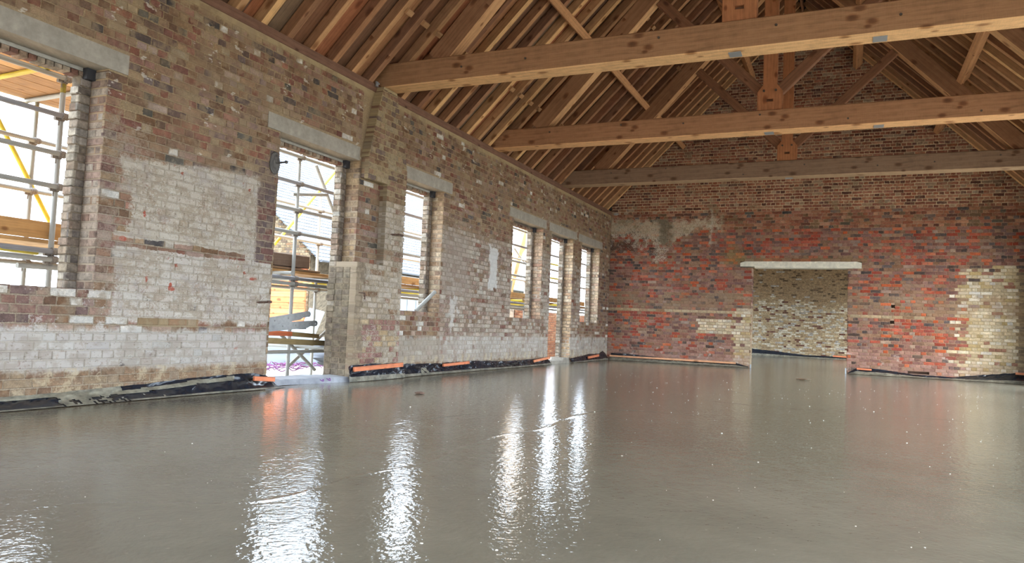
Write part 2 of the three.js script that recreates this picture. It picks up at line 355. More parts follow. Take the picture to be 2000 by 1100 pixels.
for (const o of LEFT_OPENINGS) {
  const r = rngOf(o.u1 * 1000 | 0), isDoor = o.v0 === 0, pal = jambPal[o.id];
  const g = tag(new THREE.Group(), openingLabels[o.id], isDoor ? 'doorway' : 'window', null, 'structure'); g.name = o.id; scene.add(g);
  const nibCol = [[164, 148, 130], [152, 134, 118], [176, 162, 146], [138, 122, 108]];
  const one = (fr, b, cols, front = 0.004, near) => {
    const G = new Geo(); brick(G, fr, b, front + (r() - 0.5) * 0.006, -0.03, 0.006, tileUV(r() * 50), srgb(vary(pick(cols, r), r, 12)), r);
    mesh(G.build(), brickMat, 'brick', g);
  };
  const more = new Geo(), many = (fr, b, cols, front = 0.004) => brick(more, fr, b, front + (r() - 0.5) * 0.006, -0.03, 0.006, tileUV(r() * 50), srgb(vary(pick(cols, r), r, 12)), r);
  const own = o.id === 'window_1' || o.id === 'door_1' || o.id === 'window_2';
  const farJamb = frame([0, 0, -o.u1], [1, 0, 0], Y, [0, 0, 1]), nearJamb = frame([0, 0, -o.u0], [-1, 0, 0], Y, [0, 0, -1]);
  const farNib = frame([0, 0, -(o.u1 - NIB)], [1, 0, 0], Y, [0, 0, 1]), nearNib = frame([0, 0, -(o.u0 + NIB)], [-1, 0, 0], Y, [0, 0, -1]);
  const inFace = frame([-REVEAL, 0, 0], [0, 0, -1], Y, [1, 0, 0]);
  const core = new Geo(), cc = srgb([142, 124, 102]), cuv = tileUV(9);
  const nibTop = HEAD - 0.05;
  slab(core, frame([0, 0, 0], [0, 0, -1], Y, [1, 0, 0]), o.u1 - NIB + 0.008, o.u1 + 0.01, o.v0, nibTop, -THICK, -REVEAL - 0.008, cuv, cc);
  slab(core, frame([0, 0, 0], [0, 0, -1], Y, [1, 0, 0]), o.u0 - 0.01, o.u0 + NIB - 0.008, o.v0, nibTop, -THICK, -REVEAL - 0.008, cuv, cc);
  mesh(core.build(), brickMat, 'mortar', g);
  const kN = Math.round((HEAD - o.v0) / COURSE);
  for (let k = 0; k < kN; k++) {
    const v0 = o.v0 + k * COURSE + 0.005, v1 = v0 + 0.065; if (v1 > HEAD) break;
    const low = o.id === 'door_1' && v1 < 1.57, put = own && v1 < HEAD ? one : many, jag = (r() - 0.5) * 0.022;
    if (!low) {
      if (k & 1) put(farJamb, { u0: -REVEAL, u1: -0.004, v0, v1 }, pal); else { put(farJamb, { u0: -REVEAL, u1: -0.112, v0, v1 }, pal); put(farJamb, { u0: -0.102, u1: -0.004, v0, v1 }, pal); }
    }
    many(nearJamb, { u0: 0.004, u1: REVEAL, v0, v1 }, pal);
    if (v1 < nibTop) {
      // nib: the face that looks into the room, the face across the opening, the far one with daylight in its paler colours
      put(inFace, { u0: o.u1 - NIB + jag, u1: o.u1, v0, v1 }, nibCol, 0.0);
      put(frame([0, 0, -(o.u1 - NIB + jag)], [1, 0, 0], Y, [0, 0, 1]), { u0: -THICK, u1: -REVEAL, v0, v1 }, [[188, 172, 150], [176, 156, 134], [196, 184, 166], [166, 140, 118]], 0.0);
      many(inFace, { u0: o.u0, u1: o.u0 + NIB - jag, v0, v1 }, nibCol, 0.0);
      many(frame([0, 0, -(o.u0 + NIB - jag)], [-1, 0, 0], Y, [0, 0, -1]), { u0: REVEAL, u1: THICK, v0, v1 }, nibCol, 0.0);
    }
  }
  // sill course
  if (!isDoor) { const F = frame([0, SILL - 0.005, 0], [0, 0, -1], [-1, 0, 0], Y); for (let u = o.u0; u < o.u1 - 0.05; u += 0.1125) many(F, { u0: u + 0.004, u1: Math.min(u + 0.108, o.u1 - 0.004), v0: 0.004, v1: THICK - 0.004 }, [[150, 120, 104], [138, 108, 94], [162, 140, 120]], 0.004); }
  mesh(more.build(), brickMat, 'brick', g).userData.kind = 'stuff';
  // concrete lintel over the room side, a second one lower over the outer leaf, brick ends below it
  const lg = new Geo(), lr = rngOf(o.u1 * 77 | 0);
  slab(lg, LEFT, o.l0, o.l1, HEAD, LINTEL_TOP, -REVEAL, 0.004, a => [a[0] * 0.9 + a[2], a[1] * 0.9 + a[2]]);
  mesh(lg.build(), lintelMat, 'lintel', g);
  const og = new Geo();
  slab(og, LEFT, o.u0 - 0.08, o.u1 + 0.0, HEAD - 0.03, HEAD + 0.09, -0.285, -REVEAL - 0.012, a => [a[0] * 0.9 + a[2], a[1] * 0.9]);
  const outer = mesh(og.build(), o.u0 > 13 ? new THREE.MeshStandardMaterial({ map: GRAIN, color: srgb([132, 116, 100]), roughness: 0.9 }) : concreteMat, 'outer_lintel', g);
  const ends = new Geo();
  for (let u = o.u0 + 0.02; u < o.u1 - 0.06; u += 0.0745) brick(ends, LEFT, { u0: u, u1: u + 0.064, v0: HEAD - 0.085 + lr() * 0.012, v1: HEAD - 0.035 }, -0.222 + lr() * 0.008, -0.33, 0.005, tileUV(lr() * 40), srgb(vary(pick([[172, 142, 116], [150, 104, 84], [184, 164, 140]], lr), lr)), lr);
  mesh(ends.build(), brickMat, 'soldier_brick', g).userData.kind = 'stuff';
  const tray = new Geo(); slab(tray, LEFT, o.u1 - 0.085, o.u1 + 0.002, HEAD - 0.10, HEAD - 0.002, -REVEAL - 0.01, -REVEAL + 0.05, a => [a[0], a[1]]);
  mesh(tray.build(), steelMat, 'cavity_tray', g);
}
// the built-out lower jamb of the doorway, part of the pier below
// ------------------------------------------------------------------ PIER under the first truss
{
  const pier = new THREE.Group(); pier.name = 'brick_pier'; wallLeft.add(pier);
  const r = rngOf(91), a = 8.0, w = 1.3, h = 4.1;
  const P = 0.13;
  const taper = v => { const t = (v - 3.0) / 1.0; return [lerp(8.20, 8.44, t) + (v > 3.75 ? 0.02 : 0), lerp(9.14, 8.80, step(0, 1, t) * 0.35 + t * 0.65)]; };
  const spans = v => v < 1.57 ? [[8.055 + (r() - 0.5) * 0.02, 9.15]] : v < 2.72 ? [[8.66, 9.15 + (r() - 0.5) * 0.02]] : v < 3.0 ? [[8.2, 9.15]] : [taper(v)];
  const bricks = lay({ v0: 0, v1: 4.0, from: 8, to: 9.2, spans, bond: 'mixed', r });
  for (const b of bricks) {
    const v = (b.v0 + b.v1) / 2, u = (b.u0 + b.u1) / 2, x = r();
    let c = v > 2.5 ? (x < 0.6 ? pick(PAL.stock, r) : x < 0.85 ? [150, 130, 102] : [112, 92, 80]) : x < 0.5 ? [176, 160, 142] : x < 0.8 ? [162, 146, 126] : pick(PAL.stock, r);
    if (v < 0.8) c = x < 0.3 ? [144, 104, 92] : x < 0.6 ? [168, 144, 110] : x < 0.85 ? [160, 144, 124] : [132, 96, 86];
    b.col = vary(c, r, 8); b.smear = 0.6; b.front = P + (r() - 0.5) * 0.008;
  }
  const map = paint({
    W: 1024, H: 2048, u0: a, v0: 0, w, h, bricks,
    mortar: (u, v, t) => { const n = sm(FA, u * 0.4, v * 0.4), k = step(2.3, 2.7, v); t[0] = lerp(144, 156, k) + n * 12; t[1] = lerp(128, 136, k) + n * 12; t[2] = lerp(106, 102, k) + n * 10; },
    coat: (u, v, D, i) => {
      const n2 = sm(FB, u * 1.1, v * 1.1), n3 = sm(FC, u * 1.3 + 0.5, v * 1.3), f = n2 - 0.5;
      if (v < 2.4) over(D, i, [192, 182, 168], step(0.55, 0.72, n3 * 0.6 + n2 * 0.45) * 0.6);
      if (v < 1.6) over(D, i, [150, 132, 108], step(0, 0.06, 8.22 - u + f * 0.2) * 0.75); over(D, i, [176, 160, 138], step(0.55, 0.7, n3) * step(0, 0.06, 8.24 - u + f * 0.2) * 0.3); over(D, i, [112, 98, 82], step(0.56, 0.74, n2) * step(0, 0.06, 8.24 - u + f * 0.2) * 0.5);
      over(D, i, [160, 140, 110], step(0.6, 0.8, sm(FA, u * 0.6, v * 0.6)) * 0.4);
    },
  });
  const mat = masonryMat(map), uv = p => [(p[0] - a) / w, p[1] / h];
  for (const b of bricks) { const G = new Geo(); brick(G, LEFT, b, b.front, b.v0 > 3 ? P - 0.025 : 0.06, 0.006, uv, null, r); mesh(G.build(), mat, 'brick', pier); }
  const C = new Geo(), d = P - 0.009;
  slab(C, LEFT, 8.065, 9.14, 0, 1.57, -0.33, d, uv);
  slab(C, LEFT, 8.672, 9.13, 1.57, 2.725, -0.05, d, uv);
  slab(C, LEFT, 8.212, 9.138, 2.725, 2.998, -0.05, d, uv);
  const [a0, b0] = taper(3.0), [a1, b1] = taper(3.74), q = (p1, p2, p3, p4) => C.quad(LEFT(...p1), LEFT(...p2), LEFT(...p3), LEFT(...p4), uv(p1), uv(p2), uv(p3), uv(p4));
  for (const [va, vb] of [[3.0, 3.35], [3.35, 3.7], [3.7, 4.03]]) {
    const [l0, r0] = taper(va), [l1, r1] = taper(vb);
    q([l0, va, d], [r0, va, d], [r1, vb, d], [l1, vb, d]); q([l0, va, -0.05], [l0, va, d], [l1, vb, d], [l1, vb, -0.05]); q([r0, va, d], [r0, va, -0.05], [r1, vb, -0.05], [r1, vb, d]);
    q([l1, vb, d], [r1, vb, d], [r1, vb, -0.05], [l1, vb, -0.05]);
  }
  mesh(C.build(), mat, 'mortar', pier);
  // jamb face of the built-out lower doorway side
  const J = frame([0, 0, -8.062], [1, 0, 0], Y, [0, 0, 1]), JG = new Geo();
  for (let k = 0; k < 20; k++) {
    const v0 = k * COURSE + 0.005, jag = (r() - 0.5) * 0.03;
    const e = [-THICK - 0.0 + jag, -0.215 + (r() - 0.5) * 0.03, -0.09, 0.02];
    for (let m = 0; m < 3; m++) brick(JG, J, { u0: e[m] + 0.001, u1: e[m + 1] - 0.001, v0: v0 - 0.003, v1: v0 + 0.069 }, (m === 0 ? 0.014 : 0.004) * r(), -0.03, 0.005, tileUV(r() * 30), srgb(vary(pick([[150, 134, 112], [144, 128, 108], [154, 138, 114], [138, 122, 104]], r), r, 7)), r);
  }
  mesh(JG.build(), brickMat, 'brick', pier).userData.kind = 'stuff';
}

// ------------------------------------------------------------------ BACK WALL (the gable facing the camera)
const WIDTH = 9.75, MID = WIDTH / 2, DOOR = { u0: 3.75, u1: 5.985, v1: 2.535 };
const gableTop = u => 4.13 + Math.min(u, WIDTH - u);
const wallBack = thing('wall_back', 'red and brown brick end wall with a gable, white stains and a cream patch on the right', 'wall', null, 'structure');
{
  const r = rngOf(17), H = 9.2;
  const patchEdge = v => v > 1.75 ? 8.22 + (v - 1.75) * 0.42 : 8.42 - 0.12 * Math.sin(v * 2.0) + 0.0;
  const HOLES = [[6.92, 7.0, 1.605, 1.68], [6.90, 6.99, 1.23, 1.305], [7.28, 7.72, 0.08, 0.145]];
  const spans = v => {
    let s = [[0.0, WIDTH]];
    if (v > 4.2) { const x = v - 4.27 + 0.02; s = [[x, WIDTH - x]]; }
    if (v < DOOR.v1) s = cutSpans(s, DOOR.u0 + (r() - 0.5) * 0.03, DOOR.u1 + (r() - 0.5) * 0.03);
    else if (v < 2.70) s = cutSpans(s, 3.46, 6.28);
    for (const [a, b, c, d] of HOLES) if (v > c - 0.02 && v < d + 0.02) s = cutSpans(s, a, b);
    return s;
  };
  const bricks = lay({ v0: 0, v1: H - 0.2, from: 0, to: WIDTH, spans, bond: 'english', r, joint: 0.008 }).filter(b => b.u1 - b.u0 > 0.04);
  for (const b of bricks) if (b.v0 > 3.93) { b.u0 += 0.0025; b.u1 -= 0.0025; b.v0 += 0.0035; b.v1 -= 0.0035; }   // wide pale joints in the gable
  for (const b of bricks) {
    const u = (b.u0 + b.u1) / 2, v = (b.v0 + b.v1) / 2, x = r(), e = (sm(FA, u * 0.3, v * 0.3) - 0.5);
    let c, s = 0.25;
    if (v > 4.0) c = x < 0.92 ? pick(PAL.gable, r) : [158, 130, 106];
    else if (v > 3.55) c = x < 0.75 ? pick(PAL.gable, r) : x < 0.9 ? [120, 92, 66] : pick(PAL.dark, r);
    else {
      const zone = clamp(0.27 + e * 2.4 + (v > 2.2 ? 0.10 : v > 1.45 ? -0.16 : v > 0.62 ? 0.14 : -0.2), 0.06, 0.8), y2 = r();   // redder and browner stretches
      c = y2 < zone ? pick(PAL.red, r) : x < 0.46 ? pick(PAL.purple, r) : x < 0.72 ? [142, 108, 84] : x < 0.79 ? pick(PAL.pink, r) : x < 0.85 ? [186, 92, 54] : [86, 72, 66];
      if (v < 0.62 && y2 > 0.55) c = [156, 116, 102];
    }
    if (v > 1.36 && v < 1.44 && (u < 3.75 || u < 7.9)) { c = x < 0.8 ? [178, 156, 122] : [150, 120, 92]; }
    if (v > 1.44 && v < 1.85 && e > -0.02 && x < 0.6) c = [138, 112, 88];
    const pe = patchEdge(v) + (r() - 0.5) * 0.42 + (sm(FA, 0.2, v * 0.5) - 0.5) * 0.5;
    if (v < 2.55 + (r() - 0.5) * 0.2 && u > pe && u < 9.75) { c = x < 0.74 ? pick(PAL.cream, r) : x < 0.84 ? pick(PAL.yellow, r) : x < 0.92 ? [150, 104, 84] : pick(PAL.white, r); s = 0.15; if (u > 9.5) c = x < 0.5 ? [150, 128, 100] : [126, 108, 88]; }
    if (u > 2.42 && u < 3.24 && v > 0.79 && v < 1.22) { c = pick(PAL.cream, r); s = 0.1; }
    if (u > 3.36 + (r() - 0.5) * 0.14 && u < 3.76 && v < 1.52) { c = x < 0.75 ? pick(PAL.cream, r) : x < 0.9 ? pick(PAL.yellow, r) : pick(PAL.purple, r); s = 0.1; }
    b.col = vary(c, r, v < 2.6 && u > 8.3 ? 9 : 15); b.smear = s; b.front = (r() - 0.5) * 0.008;
  }
  const mortar = (u, v, t) => {
    const n = sm(FA, u * 0.31, v * 0.31); t[0] = 168 + n * 18; t[1] = 136 + n * 16; t[2] = 112 + n * 14;
    if (v > 1.9 && v < 3.5) { t[0] = 160 + n * 24; t[1] = 124 + n * 22; t[2] = 102 + n * 20; }
    if (v < 2.6 && u > patchEdge(v)) { t[0] = 182 + n * 16; t[1] = 160 + n * 14; t[2] = 122 + n * 12; }
    if (v > 4.0) { t[0] = 206 + n * 18; t[1] = 182 + n * 16; t[2] = 148 + n * 14; }
  };
  const coat = (u, v, D, i) => {
    const n1 = sm(FA, u * 0.35 + 0.2, v * 0.35), n2 = sm(FB, u * 1.0, v * 1.0), n3 = sm(FC, u * 1.2 + 0.5, v * 1.2), f = (n1 - 0.5) * 0.4 + (n2 - 0.5) * 0.45 + (n3 - 0.5) * 0.2;
    if (u < 3.2 && v > 2.5 && v < 4.1) {
      const lower = lerp(3.34, 3.16, step(0.7, 1.3, u)) + 0.34 * step(1.7, 2.4, u);   // limewash left under the eaves
      const a = step(-0.05, 0.14, Math.min(v - lower, 3.90 - v, 2.95 - u) + f * 0.75) * (0.40 + 0.5 * step(0.36, 0.56, n3 * 0.7 + n2 * 0.3));
      over(D, i, [200, 186, 162], a);
      over(D, i, [212, 202, 182], step(0, 0.10, Math.min(0.30 - Math.abs(u - 1.40) - (3.3 - v) * 0.1, v - 2.66, 3.4 - v) + f * 0.5) * 0.85 * step(0.40, 0.58, n3));
      over(D, i, [200, 190, 172], step(0, 0.06, 0.06 - Math.abs(u - 2.72 + (n2 - 0.5) * 0.15) + f * 0.14) * step(3.0, 3.3, v + f * 0.3) * 0.7);
      over(D, i, [84, 74, 56], step(0, 0.18, Math.min(0.20 + 0.08 * step(2.95, 3.9, v) - Math.abs(u - 1.46 + (sm(FA, 0.7, v * 0.5) - 0.5) * 0.3), v - 3.0, 3.94 - v) + f * 0.55) * 0.62 * (0.55 + 0.6 * n2));   // soot run from the old flue
      if (u < 1.1 && v < 3.45 && v > 2.6) { over(D, i, [66, 50, 42], step(0.02, 0.12, Math.min(0.8 - u, 0.22 - Math.abs(v - 3.08)) + f * 0.7) * 0.65); over(D, i, [200, 188, 172], step(0.54, 0.62, n3 * 0.5 + n2 * 0.5) * 0.75 * step(2.8, 3.0, v + f * 0.3)); }
    }
    if (v < 0.75) over(D, i, [168, 136, 120], step(0, 0.25, 0.36 - v + f * 0.7) * 0.5);
    if (v < 0.5) over(D, i, [200, 186, 174], step(0.66, 0.78, n2 * 0.6 + n1 * 0.4) * 0.7);
    if (u > 0.5 && u < 3.2 && v > 1.85 && v < 2.6) over(D, i, [176, 130, 116], step(0.56, 0.7, n2 * 0.6 + n1 * 0.4) * 0.55);
    if (v > 2.5 && v < 3.3 && Math.abs(u - 3.25) < 0.7) over(D, i, [150, 126, 70], step(0.1, 0.5, 0.55 - Math.hypot(u - 3.3, (v - 2.85) * 1.2) + f * 0.6) * 0.55);
    if (v > 2.6 && v < 2.95 && u > 3.4 && u < 6.4) over(D, i, [132, 110, 66], step(0, 0.2, 0.16 - Math.abs(v - 2.75) + f * 0.25) * 0.5);
    if (v > 3.4 && v < 4.2) over(D, i, [112, 88, 54], step(0.5, 0.7, n1 * 0.7 + n2 * 0.3) * 0.4);
    if (v > 1.44 && v < 1.95) over(D, i, [150, 120, 92], step(0.42, 0.62, n1 * 0.6 + n2 * 0.4) * 0.5);
    over(D, i, [206, 182, 156], step(0.72, 0.82, sm(FC, u * 0.7, v * 1.9)) * 0.45);
    if (v > 3.9) over(D, i, [158, 140, 114], step(0.58, 0.74, n1 * 0.4 + n2 * 0.6) * 0.4);
  };
  const map = paint({ W: 2048, H: 2048, u0: -0.05, v0: 0, w: WIDTH + 0.1, h: H, bricks, mortar, coat });
  const mat = masonryMat(map), uv = p => [(p[0] + 0.05) / (WIDTH + 0.1), p[1] / H];
  const ranked = bricks.map(b => ({ b, s: seen(BACK((b.u0 + b.u1) / 2, (b.v0 + b.v1) / 2, 0), b.u1 - b.u0, b.v1 - b.v0) })).sort((p, q) => q.s - p.s);
  const rest = new Geo();
  ranked.forEach(({ b }, n) => {
    const G = n < 300 ? new Geo() : rest;
    brick(G, BACK, b, b.front, -0.03, 0.006, uv, null, r);
    if (n < 300) mesh(G.build(), mat, 'brick', wallBack);
  });
  mesh(rest.build(), mat, 'brick', wallBack).userData.kind = 'stuff';
  const C = new Geo(), box = (a, b, c, d) => slab(C, BACK, a, b, c, d, -0.33, -0.009, uv);
  box(0, DOOR.u0, 0, DOOR.v1);
  const xs = [DOOR.u1, ...HOLES.flatMap(h => [h[0], h[1]]), WIDTH].sort((p, q) => p - q), ys = [0, ...HOLES.flatMap(h => [h[2], h[3]]), DOOR.v1].sort((p, q) => p - q);
  for (let i = 0; i + 1 < xs.length; i++) for (let j = 0; j + 1 < ys.length; j++) {
    const mx = (xs[i] + xs[i + 1]) / 2, my = (ys[j] + ys[j + 1]) / 2, open = HOLES.some(h => mx > h[0] && mx < h[1] && my > h[2] && my < h[3]);
    slab(C, BACK, xs[i], xs[i + 1], ys[j], ys[j + 1], -0.33, open ? -0.30 : -0.009, uv);
  }
  box(0, 3.46, DOOR.v1, 2.7); box(6.28, WIDTH, DOOR.v1, 2.7); box(0, WIDTH, 2.7, 4.28);
  const tri = d => [[0, 4.28, d], [WIDTH, 4.28, d], [MID, 4.28 + MID, d]];
  const F = tri(-0.009), K = tri(-0.33);
  C.quad(BACK(...F[0]), BACK(...F[1]), BACK(...F[2]), BACK(...F[2]), uv(F[0]), uv(F[1]), uv(F[2]), uv(F[2]));
  C.quad(BACK(...K[1]), BACK(...K[0]), BACK(...K[2]), BACK(...K[2]), uv(K[1]), uv(K[0]), uv(K[2]), uv(K[2]));
  mesh(C.build(), mat, 'mortar', wallBack);
  // the opening into the next room
  const door = tag(new THREE.Group(), 'wide opening in the red end wall under a white painted lintel', 'doorway', null, 'structure'); door.name = 'door_3'; scene.add(door);
  const lg = new Geo(), steps = 24;
  const wob = i => (sm(FB, i * 0.11, 0.3) - 0.5) * 0.03;
  const white = new THREE.MeshStandardMaterial({ map: GRAIN_FINE, color: srgb([250, 240, 216]), roughness: 0.85 });
  for (let i = 0; i < steps; i++) {
    const a = lerp(3.46, 6.28, i / steps), b = lerp(3.46, 6.28, (i + 1) / steps), w0 = wob(i), w1 = wob(i + 1), z0 = i === 0 ? 0.035 : 0, z1 = i === steps - 1 ? 0.03 : 0;
    const q = (A, B2, C2, D2) => lg.quad(BACK(...A), BACK(...B2), BACK(...C2), BACK(...D2), [A[0], A[1] + A[2]], [B2[0], B2[1] + B2[2]], [C2[0], C2[1] + C2[2]], [D2[0], D2[1] + D2[2]]);
    const lo = a < 3.74 ? 2.57 : 2.535, hiA = 2.70 + w0 * 0.5 - z0, hiB = 2.70 + w1 * 0.5 - z1;
    q([a, lo, 0.012], [b, lo, 0.012], [b, hiB, 0.012], [a, hiA, 0.012]); q([a, lo, -0.33], [b, lo, -0.33], [b, lo, 0.012], [a, lo, 0.012]); q([a, hiA, 0.012], [b, hiB, 0.012], [b, hiB, -0.33], [a, hiA, -0.33]);
    if (i === 0) q([a, lo, -0.33], [a, lo, 0.012], [a, hiA, 0.012], [a, hiA, -0.33]);
    if (i === steps - 1) q([b, lo, 0.012], [b, lo, -0.33], [b, hiB, -0.33], [b, hiB, 0.012]);
  }
  tag(mesh(lg.build(), white, 'lintel', door), 'white painted concrete lintel');
  const J = new Geo();
  for (const [fr, cols] of [[frame([DOOR.u0, 0, BACK_Z], [0, 0, -1], Y, [1, 0, 0]), [[206, 186, 150], [186, 150, 116], [196, 176, 142]]], [frame([DOOR.u1, 0, BACK_Z - 0.33], [0, 0, 1], Y, [-1, 0, 0]), [[150, 110, 92], [136, 84, 66], [164, 130, 104]]]])
    for (let k = 0; k < 33; k++) { const jag = (r() - 0.5) * 0.02, v0 = k * COURSE + 0.005; for (let m = 0; m < 3; m++) brick(J, fr, { u0: m * 0.11 + 0.004, u1: m * 0.11 + 0.106, v0, v1: v0 + 0.065 }, 0.005 + jag, -0.03, 0.006, tileUV(r() * 30), srgb(vary(pick(v0 > 1.5 && fr(0, 0, 0)[0] < 5 ? [[150, 104, 86], [166, 128, 104]] : cols, r), r)), r); }
  mesh(J.build(), brickMat, 'brick', door).userData.kind = 'stuff';
}

// ------------------------------------------------------------------ REAR WALL of the next room
{
  const wall = thing('wall_rear', 'speckled brown brick wall seen through the wide opening', 'wall', null, 'structure');
  const r = rngOf(29), bricks = lay({ v0: 0, v1: 3.9, from: 1.6, to: 7.4, spans: () => [[1.6, 7.4]], bond: 'flemish', r }), G = new Geo();
  for (const b of bricks) {
    const u = (b.u0 + b.u1) / 2, v = (b.v0 + b.v1) / 2, e = sm(FA, u * 0.25, v * 0.4) - 0.5, x = r();
    let c = v + e > 2.3 ? (x < 0.85 ? [186, 156, 118] : x < 0.965 ? [124, 102, 76] : pick(PAL.white, r)) : x < 0.36 ? [194, 166, 128] : x < 0.56 ? [216, 192, 152] : x < 0.82 ? [238, 226, 200] : x < 0.9 ? pick(PAL.redbrown, r) : pick(PAL.white, r);  // speckled lower bricks, with the light of the side windows put into their paler colours
    brick(G, REAR, b, (r() - 0.5) * 0.006, -0.03, 0.006, tileUV(r() * 40), srgb(vary(c, r, 8)), r);
  }
  mesh(G.build(), brickMat, 'brick', wall).userData.kind = 'stuff';
  const C = new Geo(), col = srgb([196, 172, 136]);
  slab(C, REAR, 0, WIDTH, 0, 4.13, -0.33, -0.009, tileUV(1), col);
  const F = [[0, 4.13, -0.009], [WIDTH, 4.13, -0.009], [MID, 4.13 + MID, -0.009]];
  C.quad(REAR(...F[0]), REAR(...F[1]), REAR(...F[2]), REAR(...F[2]), [0, 0], [9, 0], [5, 5], [5, 5], col);
  C.quad(REAR(WIDTH, 4.13, -0.33), REAR(0, 4.13, -0.33), REAR(MID, 4.13 + MID, -0.33), REAR(MID, 4.13 + MID, -0.33), [0, 0], [9, 0], [5, 5], [5, 5], col);
  mesh(C.build(), brickMat, 'mortar', wall);
}
// ------------------------------------------------------------------ RIGHT WALL and the wall behind the camera
{
  const wall = thing('wall_right', 'right-hand brick wall of piers with open bays between', 'wall', null, 'structure');
  const G = new Geo(), fr = frame([WIDTH, 0, 0], [0, 0, 1], Y, [-1, 0, 0]), col = srgb([150, 128, 102]), uv = tileUV(5);
  // open cart bays between brick piers
  const holes = []; for (let z = -33.0; z < 2.5; z += 3.65) { const a = z, b = z + 2.55; if (a < -19.3 && b > -20.6) continue; holes.push([a, b]); }
  let at = -33.83;
  for (const [a, b] of holes) { slab(G, fr, at, a, 0, EAVE, -0.33, 0, uv, col); slab(G, fr, a, b, 3.3, EAVE, -0.33, 0, uv, col); at = b; }
  slab(G, fr, at, 4.5, 0, EAVE, -0.33, 0, uv, col);
  mesh(G.build(), brickMat, 'plain_masonry', wall);
  const front = thing('wall_front', 'brick gable wall behind the camera with a wide entrance', 'wall', null, 'structure');
  const K = new Geo(), ff = frame([0, 0, 4.2], [-1, 0, 0], Y, [0, 0, -1]);
  slab(K, ff, -WIDTH, -8.4, 0, 4.13, -0.33, 0, uv, col); slab(K, ff, -2.2, 0, 0, 4.13, -0.33, 0, uv, col); slab(K, ff, -8.4, -2.2, 3.3, 4.13, -0.33, 0, uv, col);
  K.quad(ff(-WIDTH, 4.13, 0), ff(0, 4.13, 0), ff(-MID, 4.13 + MID, 0), ff(-MID, 4.13 + MID, 0), [0, 0], [9, 0], [5, 5], [5, 5], col);
  K.quad(ff(0, 4.13, -0.33), ff(-WIDTH, 4.13, -0.33), ff(-MID, 4.13 + MID, -0.33), ff(-MID, 4.13 + MID, -0.33), [0, 0], [9, 0], [5, 5], [5, 5], col);
  mesh(K.build(), brickMat, 'plain_masonry', front);
}

// ------------------------------------------------------------------ FLOOR: wet screed
function bumpTex(seed, size, f) {
  const data = new Uint8Array(size * size * 4);
  for (let y = 0; y < size; y++) for (let x = 0; x < size; x++) { const v = clamp(f(x / size, y / size)) * 255, i = (y * size + x) * 4; data[i] = data[i + 1] = data[i + 2] = v; data[i + 3] = 255; }
  const t = new THREE.DataTexture(data, size, size); t.wrapS = t.wrapT = THREE.RepeatWrapping; t.magFilter = THREE.LinearFilter; t.minFilter = THREE.LinearMipmapLinearFilter; t.generateMipmaps = true; t.needsUpdate = true; return t;
}
const RIP = fbm(131, 32, 3, 0.5), RIP2 = fbm(137, 8, 3, 0.5);
const screedBump = bumpTex(1, 1024, (x, y) => 0.5 + 0.62 * (sm(RIP, x, y) - 0.5) + 0.5 * (sm(RIP2, x, y) - 0.5));
const screedTint = (() => {
  const size = 512, data = new Uint8Array(size * size * 4);
  for (let y = 0; y < size; y++) for (let x = 0; x < size; x++) {
    const u = x / size, v = y / size, k = 0.90 + 0.12 * sm(FA, u, v) + 0.05 * (sm(FC, u, v) - 0.5), fleck = sm(FC, u * 2, v * 2) > 0.93 ? 1.18 : 1, i = (y * size + x) * 4;
    data[i] = clamp(146 * k * fleck, 0, 255); data[i + 1] = clamp(141 * k * fleck, 0, 255); data[i + 2] = clamp(124 * k * fleck, 0, 255); data[i + 3] = 255;
  }
  const t = new THREE.DataTexture(data, size, size); t.wrapS = t.wrapT = THREE.RepeatWrapping; t.magFilter = THREE.LinearFilter; t.minFilter = THREE.LinearMipmapLinearFilter; t.generateMipmaps = true; t.colorSpace = THREE.SRGBColorSpace; t.repeat.set(0.22, 0.22); t.needsUpdate = true; return t;
})();
screedBump.repeat.set(1.5, 1.5);
const screedMat = new THREE.MeshPhysicalMaterial({ map: screedTint, bumpMap: screedBump, bumpScale: 0.0020, roughness: 0.08, ior: 1.38 });
const floor = thing('floor', 'freshly poured wet grey screed floor shining with window reflections', 'floor', null, 'structure');
